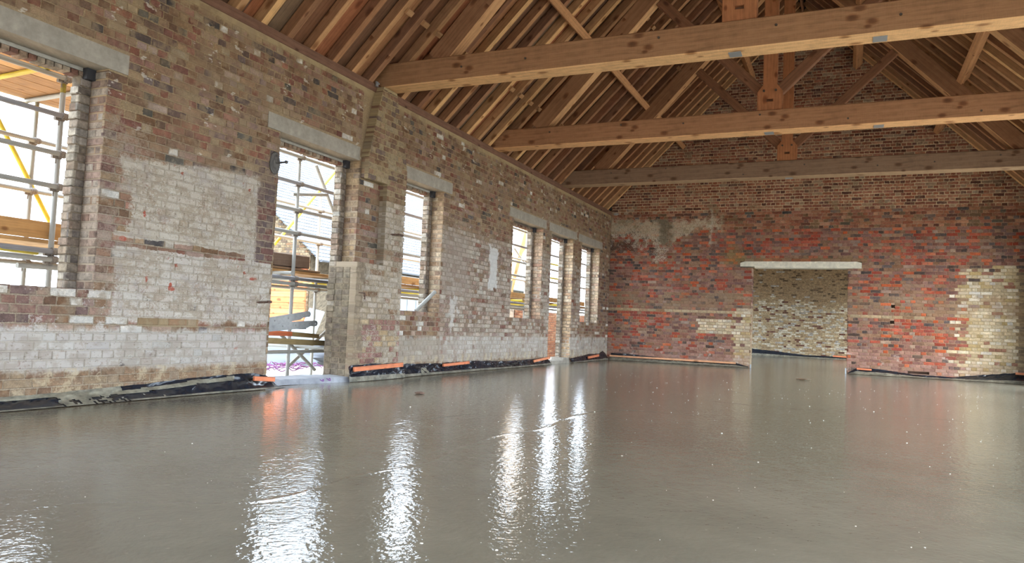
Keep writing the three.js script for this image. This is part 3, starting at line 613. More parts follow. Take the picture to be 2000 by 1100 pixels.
{
  const G = new Geo(), F = frame([0, 0, 0], [1, 0, 0], [0, 0, -1], Y), uv = p => [p[0], p[1]];
  slab(G, F, 0.0, WIDTH, -4.2, 33.5, -0.15, 0, uv);
  mesh(G.build(), screedMat, 'screed', floor);
  // low ridges left where the pours meet
  const ridge = (pts, w, h, name) => {
    const curve = new THREE.CatmullRomCurve3(pts.map(([x, z]) => new THREE.Vector3(x, 0, z))), n = 120, P = [], R = new Geo();
    for (let i = 0; i <= n; i++) { const p = curve.getPoint(i / n), t = curve.getTangent(i / n), k = 0.6 + 0.8 * sm(FB, i * 0.03, 0.2), fade = Math.min(1, i / 12, (n - i) / 12); P.push([p.x, p.z, -t.z * w * k, t.x * w * k, h * k * fade]); }
    for (let i = 0; i < n; i++) {
      const a = P[i], b = P[i + 1], A = [a[0] - a[2], 0.0002, a[1] - a[3]], B = [a[0], a[4] + 0.0002, a[1]], C = [a[0] + a[2], 0.0002, a[1] + a[3]], D = [b[0] - b[2], 0.0002, b[1] - b[3]], E = [b[0], b[4] + 0.0002, b[1]], Q = [b[0] + b[2], 0.0002, b[1] + b[3]], t = p => [p[0], -p[2]];
      R.quad(A, B, E, D, t(A), t(B), t(E), t(D)); R.quad(B, C, Q, E, t(B), t(C), t(Q), t(E));
    }
    mesh(R.build(), screedMat, 'screed_ridge', floor);
  };
  ridge([[2.97, -1.92], [3.09, -2.15], [3.66, -2.6], [3.68, -3.29], [3.78, -3.8], [3.7, -4.4], [3.66, -5.1], [3.77, -5.55], [3.70, -6.3], [3.74, -7.24], [4.02, -7.57], [4.83, -7.61]], 0.03, 0.0014);
  ridge([[2.73, -5.0], [2.76, -5.4], [2.80, -5.71], [2.9, -6.2]], 0.025, 0.0012);
  ridge([[4.2, -9.5], [5.2, -9.2], [6.4, -9.4], [7.4, -9.2]], 0.03, 0.001);
  ridge([[4.3, -11.4], [5.0, -10.6], [5.15, -8.6]], 0.025, 0.001);
}

// ------------------------------------------------------------------ TIMBER
function woodTex(seed, saw) {
  const W = 1024, Hh = 256, F = fbm(seed, 4, 7, 0.6), data = new Uint8Array(W * Hh * 4), r = rngOf(seed + 3), knots = [];
  for (let i = 0; i < 9; i++) knots.push([r(), r(), 0.010 + r() * 0.012]);
  for (let y = 0; y < Hh; y++) for (let x = 0; x < W; x++) {
    const u = x / W, v = y / Hh;
    let warp = 0, dark = 0;
    for (const [ku, kv, kr] of knots) { const du = (u - ku) * 2.4, dv = (v - kv) * 0.6, d = Math.hypot(du * 0.55, dv); warp += 0.05 * Math.exp(-d * d / 0.004); if (d < kr * 2.5) dark = Math.max(dark, 1 - step(kr * 0.5, kr * 2.5, d)); }
    const g = sm(F, u * 1.0, v * 6 + warp * 5), g2 = sm(F, u * 4.0 + 0.3, v * 24), b = sm(FB, u * 3, v), s = saw ? 0.10 * (sm(FC, u * 9, v * 0.12 + 0.2) - 0.5) : 0;
    let k = 0.72 + 0.2 * g + 0.1 * g2 + 0.14 * b + s; k *= 1 - 0.3 * dark;
    const i = (y * W + x) * 4; data[i] = clamp(k * 255, 0, 255); data[i + 1] = clamp(k * 250 * (1 - 0.1 * dark), 0, 255); data[i + 2] = clamp(k * 243 * (1 - 0.2 * dark), 0, 255); data[i + 3] = 255;
  }
  const t = new THREE.DataTexture(data, W, Hh); t.wrapS = t.wrapT = THREE.RepeatWrapping; t.magFilter = THREE.LinearFilter; t.minFilter = THREE.LinearMipmapLinearFilter; t.generateMipmaps = true; t.colorSpace = THREE.SRGBColorSpace; t.repeat.set(1 / 2.4, 1 / 0.6); t.needsUpdate = true; return t;
}
const WOOD = woodTex(211, false), WOOD_SAWN = woodTex(223, true);
const wood = (c, sawn, plain) => new THREE.MeshStandardMaterial({ vertexColors: !plain, map: sawn ? WOOD_SAWN : WOOD, bumpMap: sawn ? WOOD_SAWN : WOOD, bumpScale: 0.002, color: srgb(c), roughness: 0.85 });
// a squared timber from a to b: w across (side), d deep (along up), chamfered arrises, ends square
// `sawn` tints the underside and its chamfers paler and yellower than the other faces
const OLD = { r: 1, g: 1, b: 1 };
function timber(a, b, w, d, up, chamfer = 0.006, shift = 0, sawn = OLD) {
  const A = new THREE.Vector3(...a), B = new THREE.Vector3(...b), L = B.clone().sub(A).length(), X = B.clone().sub(A).normalize(), U = new THREE.Vector3(...up);
  const Zv = new THREE.Vector3().crossVectors(X, U).normalize(), Yv = new THREE.Vector3().crossVectors(Zv, X), c = chamfer;
  const prof = [[-w / 2 + c, -d / 2], [w / 2 - c, -d / 2], [w / 2, -d / 2 + c], [w / 2, d / 2 - c], [w / 2 - c, d / 2], [-w / 2 + c, d / 2], [-w / 2, d / 2 - c], [-w / 2, -d / 2 + c]];
  const at = (s, p) => { const v = A.clone().addScaledVector(X, s).addScaledVector(Zv, p[0]).addScaledVector(Yv, p[1]); return [v.x, v.y, v.z]; };
  const G = new Geo(); let run = 0;
  for (let k = 0; k < 8; k++) {
    const p = prof[k], q = prof[(k + 1) & 7], len = Math.hypot(q[0] - p[0], q[1] - p[1]);
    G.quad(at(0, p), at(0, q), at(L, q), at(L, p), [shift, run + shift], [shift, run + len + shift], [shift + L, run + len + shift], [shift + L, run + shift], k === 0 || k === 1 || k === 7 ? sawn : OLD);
    run += len;
  }
  for (const [s, dir] of [[0, 1], [L, -1]]) for (let k = 1; k < 7; k += 1) { const p0 = prof[0], p1 = prof[k], p2 = prof[Math.min(k + 1, 7)], e = p => [shift + p[0] + 0.3, shift + p[1]]; if (dir > 0) G.quad(at(s, p0), at(s, p2), at(s, p1), at(s, p1), e(p0), e(p2), e(p1), e(p1), OLD); else G.quad(at(s, p0), at(s, p1), at(s, p2), at(s, p2), e(p0), e(p1), e(p2), e(p2), OLD); }
  const g = G.build(), pos = g.attributes.position, nor = g.attributes.normal;                 // every face turned outwards
  const C = A.clone().add(B).multiplyScalar(0.5), v = new THREE.Vector3(), n = new THREE.Vector3(), uvA = g.attributes.uv;
  for (let i = 0; i < pos.count; i += 3) {
    v.fromBufferAttribute(pos, i).add(new THREE.Vector3().fromBufferAttribute(pos, i + 1)).add(new THREE.Vector3().fromBufferAttribute(pos, i + 2)).multiplyScalar(1 / 3).sub(C);
    const along = v.dot(X); if (Math.abs(along) < L / 2 - 1e-3) v.addScaledVector(X, -along);
    n.fromBufferAttribute(nor, i);
    if (n.dot(v) < 0) { for (const at2 of [pos, uvA]) for (let c2 = 0; c2 < at2.itemSize; c2++) { const t = at2.getComponent(i + 1, c2); at2.setComponent(i + 1, c2, at2.getComponent(i + 2, c2)); at2.setComponent(i + 2, c2, t); } for (let m = 0; m < 3; m++) nor.setXYZ(i + m, -n.x, -n.y, -n.z); }
  }
  return g;
}
const W_OLD = [wood([156, 112, 80]), wood([144, 100, 72]), wood([166, 122, 88]), wood([136, 96, 72]), wood([190, 146, 104])];
const PALE_UNDER = { r: 1.95, g: 2.2, b: 2.1 }, PALE_UNDER_SOFT = { r: 1.55, g: 1.65, b: 1.55 };
const W_BOARD = [wood([140, 96, 68]), wood([176, 112, 76]), wood([128, 92, 68]), wood([160, 124, 90]), wood([116, 84, 64]), wood([184, 132, 92]), wood([140, 114, 90])];
const W_BEAM = [wood([172, 128, 92], true), wood([174, 126, 90], true), wood([142, 114, 92], true)];
const W_PURLIN = wood([206, 152, 106]), W_PLATE = wood([126, 92, 74]);

// ------------------------------------------------------------------ ROOF
const S = Math.SQRT1_2, PITCH0 = 4.07;                                   // underside of the rafters: y = PITCH0 + x
const ceiling = thing('ceiling', 'steep timber roof underside of close-set brown rafters and boards', 'roof', null, 'structure');
const slope = (side, x, off, z) => side < 0 ? [x - S * off, PITCH0 + x + S * off, z] : [WIDTH - x + S * off, PITCH0 + x + S * off, z];
{
  const r = rngOf(303), Z0 = -0.4;
  for (const side of [-1, 1]) {
    const up = [side * S, S, 0];
    for (let k = 0; ; k++) {
      const z = -0.13 - 0.41 * k + (r() - 0.5) * 0.04; if (z < BACK_Z + 0.06) break;
      const w = 0.085 + r() * 0.02, dd = 0.14 + (r() - 0.5) * 0.015;
      mesh(timber(slope(side, -0.3, dd / 2, z), slope(side, MID - 0.02, dd / 2, z), w, dd, up, 0.004, r() * 9, r() < 0.85 ? PALE_UNDER_SOFT : OLD), pick(W_OLD, r), 'rafter', ceiling);
      const split = 1.2 + r() * 2.8, off = 0.165;
      for (let m = 0; m < 2; m++) {
        const zc = z - 0.205 + (m - 0.5) * 0.205;
        if (zc - 0.1 < BACK_Z) continue;
        const lo = -0.3, hi = MID - 0.02;
        mesh(timber(slope(side, lo, off, zc), slope(side, m ? split : hi, off, zc), 0.201, 0.022, up, 0.002, r() * 9), pick(W_BOARD, r), 'roof_board', ceiling);
        if (m) mesh(timber(slope(side, split + 0.004, off, zc), slope(side, hi, off, zc), 0.201, 0.022, up, 0.002, r() * 9), pick(W_BOARD, r), 'roof_board', ceiling);
      }
    }
    mesh(timber([side < 0 ? -0.05 : WIDTH + 0.05, EAVE + 0.055, 4.3], [side < 0 ? -0.05 : WIDTH + 0.05, EAVE + 0.055, BACK_Z], 0.115, 0.11, Y, 0.005), W_PLATE, 'wall_plate', ceiling);
    // outer covering, over both rooms
    const tiles = timber(slope(side, -0.45, 0.22, (4.6 - 34.1) / 2), slope(side, MID + 0.24, 0.22, (4.6 - 34.1) / 2), 38.7, 0.06, up, 0.004);
    mesh(tiles, new THREE.MeshStandardMaterial({ map: GRAIN, color: srgb([70, 66, 64]), roughness: 0.9 }), 'roof_covering', ceiling);
    mesh(timber(slope(side, -0.3, 0.17, 2.26), slope(side, MID, 0.17, 2.26), 4.6, 0.022, up, 0.002), W_BOARD[0], 'roof_board', ceiling);
    mesh(timber(slope(side, -0.3, 0.17, -26.9), slope(side, MID, 0.17, -26.9), 13.4, 0.022, up, 0.002), W_BOARD[2], 'roof_board', ceiling);
  }
  // short blocks nailed to the rafters in two rows
  const rb = rngOf(5151);
  for (const [x, list] of [[0.75, [-7.99, -8.39, -8.74, -9.57, -11.24, -11.62, -12.05, -12.44, -13.25, -13.66]], [2.53, [-13.2, -13.66, -16.04, -16.45, -17.2]]])
    for (const z of list) mesh(timber(slope(-1, x, -0.015, z - 0.09), slope(-1, x, -0.015, z + 0.04), 0.075, 0.05, [-S, S, 0], 0.003, rb() * 4), W_OLD[4], 'block', ceiling);
  // purlins: two each side, in lengths that meet over the trusses
  for (const side of [-1, 1]) for (const x of [1.78, 3.52]) {
    mesh(timber(slope(side, x, -0.105, 2), slope(side, x, -0.105, -8.75), 0.12, 0.2, [side * S, S, 0], 0.008, x), W_PURLIN, 'purlin', ceiling);
    mesh(timber(slope(side, x, -0.105, -8.77), slope(side, x, -0.105, -15.93), 0.12, 0.2, [side * S, S, 0], 0.008, x + 2), W_PURLIN, 'purlin', ceiling);
    mesh(timber(slope(side, x + 0.03, -0.105, -15.96), slope(side, x + 0.03, -0.105, BACK_Z + 0.01), 0.12, 0.2, [side * S, S, 0], 0.008, x + 5), W_PURLIN, 'purlin', ceiling);
  }
  mesh(timber([MID, PITCH0 + MID - 0.02, 4.3], [MID, PITCH0 + MID - 0.02, -33.5], 0.05, 0.25, Y, 0.004), W_OLD[1], 'ridge_board', ceiling);
}
// ------------------------------------------------------------------ TRUSSES
const zincMat = new THREE.MeshStandardMaterial({ color: srgb([170, 174, 178]), roughness: 0.45, metalness: 0.7 });
const boltMat = new THREE.MeshStandardMaterial({ color: srgb([96, 84, 74]), roughness: 0.6, metalness: 0.5 });
const trussLabels = ['nearest roof truss, its long brown tie beam resting on the brick pier', 'middle roof truss with king post and struts above its brown tie beam', 'farthest roof truss, grey-brown tie beam just in front of the end wall'];
[-8.55, -12.19, -15.85].forEach((zf, n) => {
  const t = thing('roof_truss', trussLabels[n], 'roof truss', 'king post roof trusses'), bm = W_BEAM[n], z = zf - 0.15, th = 0.3, kz = zf - 0.15;
  const lo = 4.05, hi = 4.385, r = rngOf(400 + n);
  mesh(timber([-0.12, (lo + hi) / 2, z], [WIDTH + 0.12, (lo + hi) / 2, z], th, hi - lo, Y, 0.012, n * 1.13, n === 2 ? PALE_UNDER_SOFT : PALE_UNDER), bm, 'tie_beam', t);
  const cx = 4.82, ang = 1.07;
  for (const s of [-1, 1]) {
    const X = x => s < 0 ? x : 2 * MID - x;
    // principal: underside through (1.05, 4.38), slope a little over 45 degrees
    const d = 0.30, nx = -Math.sin(Math.atan(ang)), ny = Math.cos(Math.atan(ang)), p = (x) => [X(x + nx * d / 2), 4.385 + ang * (x - 1.05) + ny * d / 2, z];
    const top = [X(MID - 0.08 + nx * d / 2), 4.385 + ang * (MID - 0.08 - 1.05) + ny * d / 2, z];
    mesh(timber(p(0.95), top, 0.2, d, [s * S, S, 0], 0.01, n + s, PALE_UNDER), W_OLD[n === 1 ? 2 : 0], 'principal_rafter', t);
    // strut from the foot of the king post to the principal
    mesh(timber([cx + s * 0.14, 4.72, kz], [X(3.0) + (s < 0 ? 0.0 : 0), 6.44, kz], 0.12, 0.16, [s * S, S, 0], 0.008, n + 3 * s), W_OLD[1], 'strut', t);
  }
  // king post with a flared foot, cut from one timber
  const sh = new THREE.Shape([[-0.185, hi - 0.03], [0.185, hi - 0.03], [0.185, 4.69], [0.10, 4.80], [0.10, 8.35], [0.17, 8.5], [0.17, 8.72], [-0.17, 8.72], [-0.17, 8.5], [-0.10, 8.35], [-0.10, 4.80], [-0.185, 4.69]].map(q => new THREE.Vector2(...q)));
  const hole = new THREE.Path([[-0.055, 4.52], [-0.055, 4.575], [0.055, 4.575], [0.055, 4.52]].map(q => new THREE.Vector2(...q))); sh.holes.push(hole);
  const kg = new THREE.ExtrudeGeometry(sh, { depth: 0.14, bevelEnabled: true, bevelThickness: 0.006, bevelSize: 0.006, bevelSegments: 1 }); kg.translate(cx, 0, kz - 0.03);
  const pos = kg.attributes.position, uv = kg.attributes.uv; for (let i = 0; i < pos.count; i++) uv.setXY(i, pos.getY(i) + n, pos.getX(i) + pos.getZ(i));
  mesh(kg, wood([184, 122, 80], false, true), 'king_post', t);
  mesh(timber([cx - 0.05, 4.548, kz + 0.03], [cx + 0.05, 4.548, kz + 0.03], 0.06, 0.05, Y, 0.003), W_OLD[3], 'wedge', t);
  for (const s of [-1, 1]) { const b = mesh(new THREE.CylinderGeometry(0.018, 0.018, 0.03, 8), boltMat, 'bolt', t); b.rotation.x = Math.PI / 2; b.position.set(cx + s * 0.09, 4.70, kz + 0.125); }
  // galvanised straps under the beam
  for (const x of n === 0 ? [4.77, 6.27] : n === 1 ? [4.81, 6.38] : [4.86]) { const c = mesh(new THREE.BoxGeometry(0.14, 0.006, n === 2 ? 0.1 : 0.16), zincMat, 'strap', t); c.position.set(x, lo - 0.003, z - 0.02); }
  // bolt heads on the near face
  for (let k = 0; k < 7; k++) { const b = mesh(new THREE.CylinderGeometry(0.014, 0.016, 0.014, 8), boltMat, 'bolt', t); b.rotation.x = Math.PI / 2; b.position.set(1.2 + k * 1.25 + (r() - 0.5) * 0.6, lo + 0.05 + r() * 0.24, zf + 0.005); }
});

// ------------------------------------------------------------------ DAMP PROOF MEMBRANE turned up at the foot of the walls
const plastic = new THREE.MeshPhysicalMaterial({ color: srgb([34, 38, 46]), roughness: 0.22, side: THREE.DoubleSide });
const splashMat = new THREE.MeshStandardMaterial({ color: srgb([168, 162, 142]), map: GRAIN, roughness: 0.55, side: THREE.DoubleSide });
const pieceLine = (keys, s) => { for (let i = 0; i + 1 < keys.length; i++) if (s <= keys[i + 1][0]) { const t = (s - keys[i][0]) / (keys[i + 1][0] - keys[i][0]); return keys[i].map((v, k) => lerp(v, keys[i + 1][k], t)); } return keys[keys.length - 1]; };
// keys: [distance along, height on the wall, reach over the floor]; fr(u, v, d) is the wall's frame
function membrane(label, fr, keys, seed, splash) {
  const t = thing('plastic_membrane', label, 'plastic sheet', 'black sheets along the wall foot');
  const s0 = keys[0][0], s1 = keys[keys.length - 1][0], n = Math.max(24, Math.round((s1 - s0) / 0.022)), m = 12, pts = [];
  for (let i = 0; i <= n; i++) {
    const s = lerp(s0, s1, i / n), [, h, reach] = pieceLine(keys, s), row = [];
    for (let j = 0; j <= m; j++) {
      const k = j / m, f = (sm(FA, s * 0.55 + seed, k * 0.22 + s * 0.25) - 0.5), f2 = (sm(FB, s * 0.9 + seed, k * 0.3 - s * 0.3) - 0.5);
      const f3 = sm(FB, s * 2.1 + k * 0.5 + seed, k * 0.6 + s * 0.8) - 0.5, fold = Math.sin(Math.PI * k) * (f * 0.10 + f2 * 0.05 + f3 * 0.022);
      const d = 0.020 + reach * Math.pow(k, 1.4) + fold * 0.8, v = h * Math.pow(1 - k, 0.85) * (1 + (j === 0 ? f2 * 0.12 : 0)) + fold * 0.5 * (1 - k);
      row.push([s, Math.max(0.004, v), Math.max(0.014, d)]);
    }
    pts.push(row);
  }
  const surf = (lift, keep, name, mat) => {
    const pos = [], uv = [], idx = [];
    for (const row of pts) for (let j = 0; j <= m; j++) { const p = row[j]; pos.push(...fr(p[0], p[1] + lift * 0.7, p[2] + lift)); uv.push(p[0] * 1.5, j / m * 0.4); }
    for (let i = 0; i < n; i++) for (let j = 0; j < m; j++) { if (!keep(i, j)) continue; const a = i * (m + 1) + j, b = a + m + 1; idx.push(a, a + 1, b, b, a + 1, b + 1); }
    const g = new THREE.BufferGeometry(); g.setAttribute('position', new THREE.Float32BufferAttribute(pos, 3)); g.setAttribute('uv', new THREE.Float32BufferAttribute(uv, 2)); g.setIndex(idx); g.computeVertexNormals();
    return mesh(g, mat, name, t);
  };
  surf(0, () => true, 'sheet', plastic);
  surf(0.0035, (i, j) => { const s = pts[i][0][0], k = j / m; return splash(s, k) + 0.5 * (sm(FB, s * 1.3 + seed, k * 0.35) - 0.5) + 0.4 * (sm(FC, s * 1.1, k * 0.5 + seed) - 0.5) > 0.5; }, 'concrete_splash', splashMat);
  return t;
}
membrane('long black plastic sheet along the whitewashed wall, smeared with pale concrete, left of the doorway', LEFT, [[2.4, 0.09, 0.16], [4.2, 0.10, 0.17], [5.0, 0.13, 0.15], [5.7, 0.165, 0.14], [6.4, 0.17, 0.16], [6.62, 0.14, 0.16], [6.80, 0.015, 0.13]], 0.1,
  (s, k) => s < 4.1 ? (k < 0.3 || k > 0.9 ? 0.85 : 0.18) : s < 4.75 ? (k < 0.45 ? 0.85 : 0.5) : s < 6.1 ? (Math.abs(k - 0.34 + (s - 5.2) * 0.16) < 0.13 ? 0.9 : k > 0.88 ? 0.8 : 0.22) : (k > 0.9 ? 0.8 : 0.14));
membrane('black plastic sheet around the foot of the brick pier with an orange batten', frame([0.12, 0, 0], [0, 0, -1], Y, [1, 0, 0]), [[7.98, 0.205, 0.02], [8.08, 0.215, 0.05], [8.6, 0.22, 0.06], [9.2, 0.21, 0.06], [9.3, 0.19, 0.02]], 0.37, (s, k) => (k > 0.72 ? 0.8 : 0.24));
membrane('crumpled black plastic sheet under the windows between the pier and the narrow doorway', LEFT, [[9.2, 0.19, 0.12], [10.5, 0.165, 0.1], [11.8, 0.17, 0.1], [13.2, 0.13, 0.12], [14.6, 0.14, 0.10], [15.28, 0.16, 0.09], [15.34, 0.12, 0.09]], 0.61, (s, k) => (k > 0.75 ? 0.78 : 0.24) + (Math.abs(s - 9.95) < 0.12 && k > 0.4 ? 0.3 : 0));
membrane('short black plastic sheet under the farthest window opening, in the room corner', LEFT, [[16.75, 0.10, 0.1], [17.6, 0.14, 0.1], [18.2, 0.18, 0.1], [19.0, 0.17, 0.1], [19.3, 0.25, 0.1], [19.6, 0.17, 0.08]], 0.83, (s, k) => (k > 0.75 ? 0.75 : 0.2));
membrane('black plastic sheet at the foot of the red wall, left of the wide opening', BACK, [[0.12, 0.19, 0.14], [0.4, 0.19, 0.15], [1.6, 0.13, 0.16], [2.6, 0.12, 0.16], [3.4, 0.11, 0.16], [3.72, 0.03, 0.1]], 0.29, (s, k) => (k > 0.5 ? 0.85 : 0.2));
membrane('black plastic sheet below the red and cream brickwork, right of the wide opening', BACK, [[6.0, 0.02, 0.06], [6.22, 0.16, 0.14], [6.7, 0.15, 0.2], [7.4, 0.07, 0.2], [8.2, 0.06, 0.18], [8.8, 0.15, 0.25], [9.4, 0.23, 0.35], [9.74, 0.24, 0.3]], 0.47, (s, k) => (k > 0.5 && s < 8.4 ? 0.82 : k > 0.7 ? 0.7 : 0.22));
membrane('thin black plastic sheet at the foot of the speckled wall in the next room', REAR, [[2.2, 0.26, 0.1], [3.0, 0.22, 0.1], [4.4, 0.10, 0.1], [6.4, 0.10, 0.1]], 0.7, (s, k) => (k > 0.7 ? 0.6 : 0.15));

// ------------------------------------------------------------------ orange battens holding the sheets
const battenMat = [wood([232, 142, 102]), wood([232, 152, 112]), wood([242, 184, 142])];
function batten(label, a, b, w, d, mat) { const m = mesh(timber(a, b, w, d, Y, 0.003), mat, numbered('timber_batten'), scene); return tag(m, label, 'batten', 'orange battens along the wall foot'); }
batten('stub of orange batten on the black sheet just left of the doorway', [0.115, 0.125, -6.32], [0.115, 0.10, -6.64], 0.025, 0.05, battenMat[0]);
batten('orange batten lying across the sheet in front of the brick pier', [0.175, 0.165, -8.04], [0.165, 0.19, -9.22], 0.025, 0.06, battenMat[0]);
batten('orange batten on the sheet under the window beside the pier', [0.085, 0.135, -10.55], [0.085, 0.155, -11.45], 0.025, 0.045, battenMat[0]);
batten('pale orange batten ending at the narrow bright doorway', [0.085, 0.10, -14.35], [0.085, 0.155, -15.26], 0.025, 0.05, battenMat[1]);
batten('short orange batten on the sheet under the farthest window opening', [0.09, 0.10, -17.9], [0.08, 0.135, -18.8], 0.025, 0.06, battenMat[0]);
batten('long pale batten along the foot of the red wall, left of the wide opening', [0.12, 0.115, BACK_Z + 0.13], [3.42, 0.105, BACK_Z + 0.12], 0.04, 0.045, battenMat[2]);
batten('short orange batten at the foot of the red wall, right of the wide opening', [6.2, 0.135, BACK_Z + 0.10], [6.52, 0.125, BACK_Z + 0.10], 0.025, 0.04, battenMat[0]);
batten('orange batten end at the right edge under the cream brick patch', [9.38, 0.225, BACK_Z + 0.10], [9.72, 0.215, BACK_Z + 0.10], 0.025, 0.05, battenMat[1]);
batten('orange batten in the next room beside the right jamb of the opening', [5.45, 0.12, REAR_Z + 0.1], [6.3, 0.10, REAR_Z + 0.1], 0.03, 0.06, battenMat[0]);

// ------------------------------------------------------------------ threshold strips
{
  const foil = new THREE.MeshPhysicalMaterial({ color: srgb([186, 190, 198]), roughness: 0.5, metalness: 0.15, map: GRAIN_FINE });
  const t = thing('insulation_strip', 'silver-grey insulation strip with purple scribble across the doorway threshold', 'insulation');
  const G = new Geo(), n = 40, P = [];
  for (let i = 0; i <= n; i++) { const s = lerp(6.72, 8.06, i / n), w = (sm(FA, s * 0.5, 0.3) - 0.5) * 0.05; P.push([s, 0.075 + w, -0.14 + (s - 6.72) * 0.17 + w * 0.6]); }
  for (let i = 0; i < n; i++) {
    const [a, h0, d0] = P[i], [b, h1, d1] = P[i + 1], q = (p1, p2, p3, p4) => G.quad(LEFT(...p1), LEFT(...p2), LEFT(...p3), LEFT(...p4), [p1[0], p1[1]], [p2[0], p2[1]], [p3[0], p3[1]], [p4[0], p4[1]]);
    q([a, 0.0, d0 + 0.03], [b, 0.0, d1 + 0.03], [b, h1, d1], [a, h0, d0]);
    q([a, h0, d0], [b, h1, d1], [b, h1 + 0.015, d1 - 0.3], [a, h0 + 0.015, d0 - 0.3]);
  }
  mesh(G.build(), foil, 'foil_face', t);
  const purple = new THREE.MeshStandardMaterial({ color: srgb([132, 66, 150]), roughness: 0.7 });
  const loop = (s, w, h) => new THREE.TubeGeometry(new THREE.CatmullRomCurve3([[s, h, 0], [s + w, h * 0.4, 0], [s + w * 1.6, 0.3 * h, 0], [s + w * 2.0, h * 0.8, 0], [s + w * 1.6, h * 1.05, 0], [s + w * 1.2, h * 0.6, 0]].map(([u, v]) => { const d = -0.14 + (u - 6.72) * 0.17 + 0.03 - v * 0.4 + 0.012; return new THREE.Vector3(...LEFT(u, v + 0.018, d)); })), 16, 0.0045, 5);
  for (const [s2, w2, h2] of [[7.55, 0.03, 0.03], [7.66, 0.03, 0.04]]) tag(mesh(loop(s2, w2, h2), purple, 'marker_scribble', t), 'purple marker scribble');
  const sill = tag(mesh(new Geo().build(), concreteMat, numbered('concrete_sill'), scene), 'rough grey concrete step across the narrow far doorway', 'step');
  const SG = new Geo(); slab(SG, LEFT, 15.40, 16.72, 0, 0.065, -0.33, 0.02, a => [a[0], a[1] + a[2]]); slab(SG, LEFT, 16.35, 16.74, 0.065, 0.12, -0.3, 0.0, a => [a[0], a[1] + a[2]]); sill.geometry = SG.build();
}

// ------------------------------------------------------------------ iron fixings left in the brickwork
const rust = new THREE.MeshStandardMaterial({ color: srgb([124, 96, 80]), roughness: 0.85, metalness: 0.0, map: GRAIN });
const ironGrey = new THREE.MeshStandardMaterial({ color: srgb([132, 126, 120]), roughness: 0.7, metalness: 0.3, map: GRAIN });
function rod(a, b, r, mat, name, parent, seg = 8) {
  const A = new THREE.Vector3(...a), B = new THREE.Vector3(...b), g = new THREE.CylinderGeometry(r, r, A.distanceTo(B), seg), m = mesh(g, mat, name, parent);
  m.position.copy(A).add(B).multiplyScalar(0.5); m.quaternion.setFromUnitVectors(new THREE.Vector3(0, 1, 0), B.clone().sub(A).normalize()); return m;
}
{
  const p = thing('iron_plate', 'round grey iron tie plate with a bolt, high beside the left jamb of the doorway', 'iron plate');
  p.position.set(0.0, 2.555, -6.56);
  const disc = mesh(new THREE.LatheGeometry([[0.0001, 0.03], [0.04, 0.03], [0.09, 0.02], [0.105, 0.008], [0.10, 0]].map(q => new THREE.Vector2(...q)), 24), ironGrey, 'plate', p); disc.rotation.z = -Math.PI / 2; disc.scale.set(1.25, 1, 0.8);
  rod([0.02, 0, 0], [0.15, 0.008, -0.02], 0.011, ironGrey, 'bolt', p); const nut = mesh(new THREE.SphereGeometry(0.02, 10, 8), ironGrey, 'bolt_end', p); nut.position.set(0.155, 0.008, -0.02);
  const hook = thing('iron_holdfast', 'rusty iron spike in the whitewashed wall left of the doorway', 'iron spike'); rod([-0.03, 0.955, -6.42], [0.10, 0.965, -6.50], 0.012, rust, 'spike', hook); rod([0.09, 0.967, -6.485], [0.105, 0.968, -6.53], 0.016, rust, 'head', hook);
  const h2 = thing('iron_holdfast', 'rusty iron hook in the upper face of the brick pier', 'iron spike'); rod([0.1, 2.02, -8.80], [0.2, 2.03, -8.90], 0.014, rust, 'spike', h2); rod([0.2, 2.03, -8.88], [0.2, 2.03, -9.0], 0.016, rust, 'head', h2);
  const pocket = thing('iron_pocket', 'small rusty iron pocket in the lower corner of the brick pier', 'iron pocket'); mesh(timber([0.12, 1.165, -8.12], [0.12, 1.165, -8.26], 0.03, 0.016, Y, 0.002), rust, 'plate', pocket); mesh(timber([0.13, 1.16, -8.255], [0.13, 1.08, -8.255], 0.02, 0.02, [1, 0, 0], 0.002), rust, 'side', pocket);
  const shoe = thing('beam_shoe', 'small shiny bracket where the nearest tie beam meets the pier', 'bracket'); mesh(new THREE.BoxGeometry(0.02, 0.07, 0.05), zincMat, 'plate', shoe).position.set(0.03, 4.06, -8.42); rod([0.04, 4.06, -8.42], [0.07, 4.06, -8.42], 0.012, zincMat, 'bolt', shoe);
  const tube = thing('grey_tube', 'grey plastic tube leaning in the window opening right of the pier', 'tube'); rod([-0.20, 0.985, -10.10], [-0.05, 1.31, -10.42], 0.03, new THREE.MeshStandardMaterial({ color: srgb([150, 148, 140]), roughness: 0.5 }), 'tube', tube, 14);
  const spot = tag(mesh(new THREE.SphereGeometry(0.05, 14, 10), new THREE.MeshStandardMaterial({ color: srgb([206, 198, 188]), roughness: 0.9, map: GRAIN }), numbered('plaster_dab'), scene), 'small white plaster dab high in the corner of the red wall', 'plaster dab'); spot.scale.set(1.5, 0.8, 0.3); spot.position.set(0.13, 4.0, BACK_Z + 0.005);
}

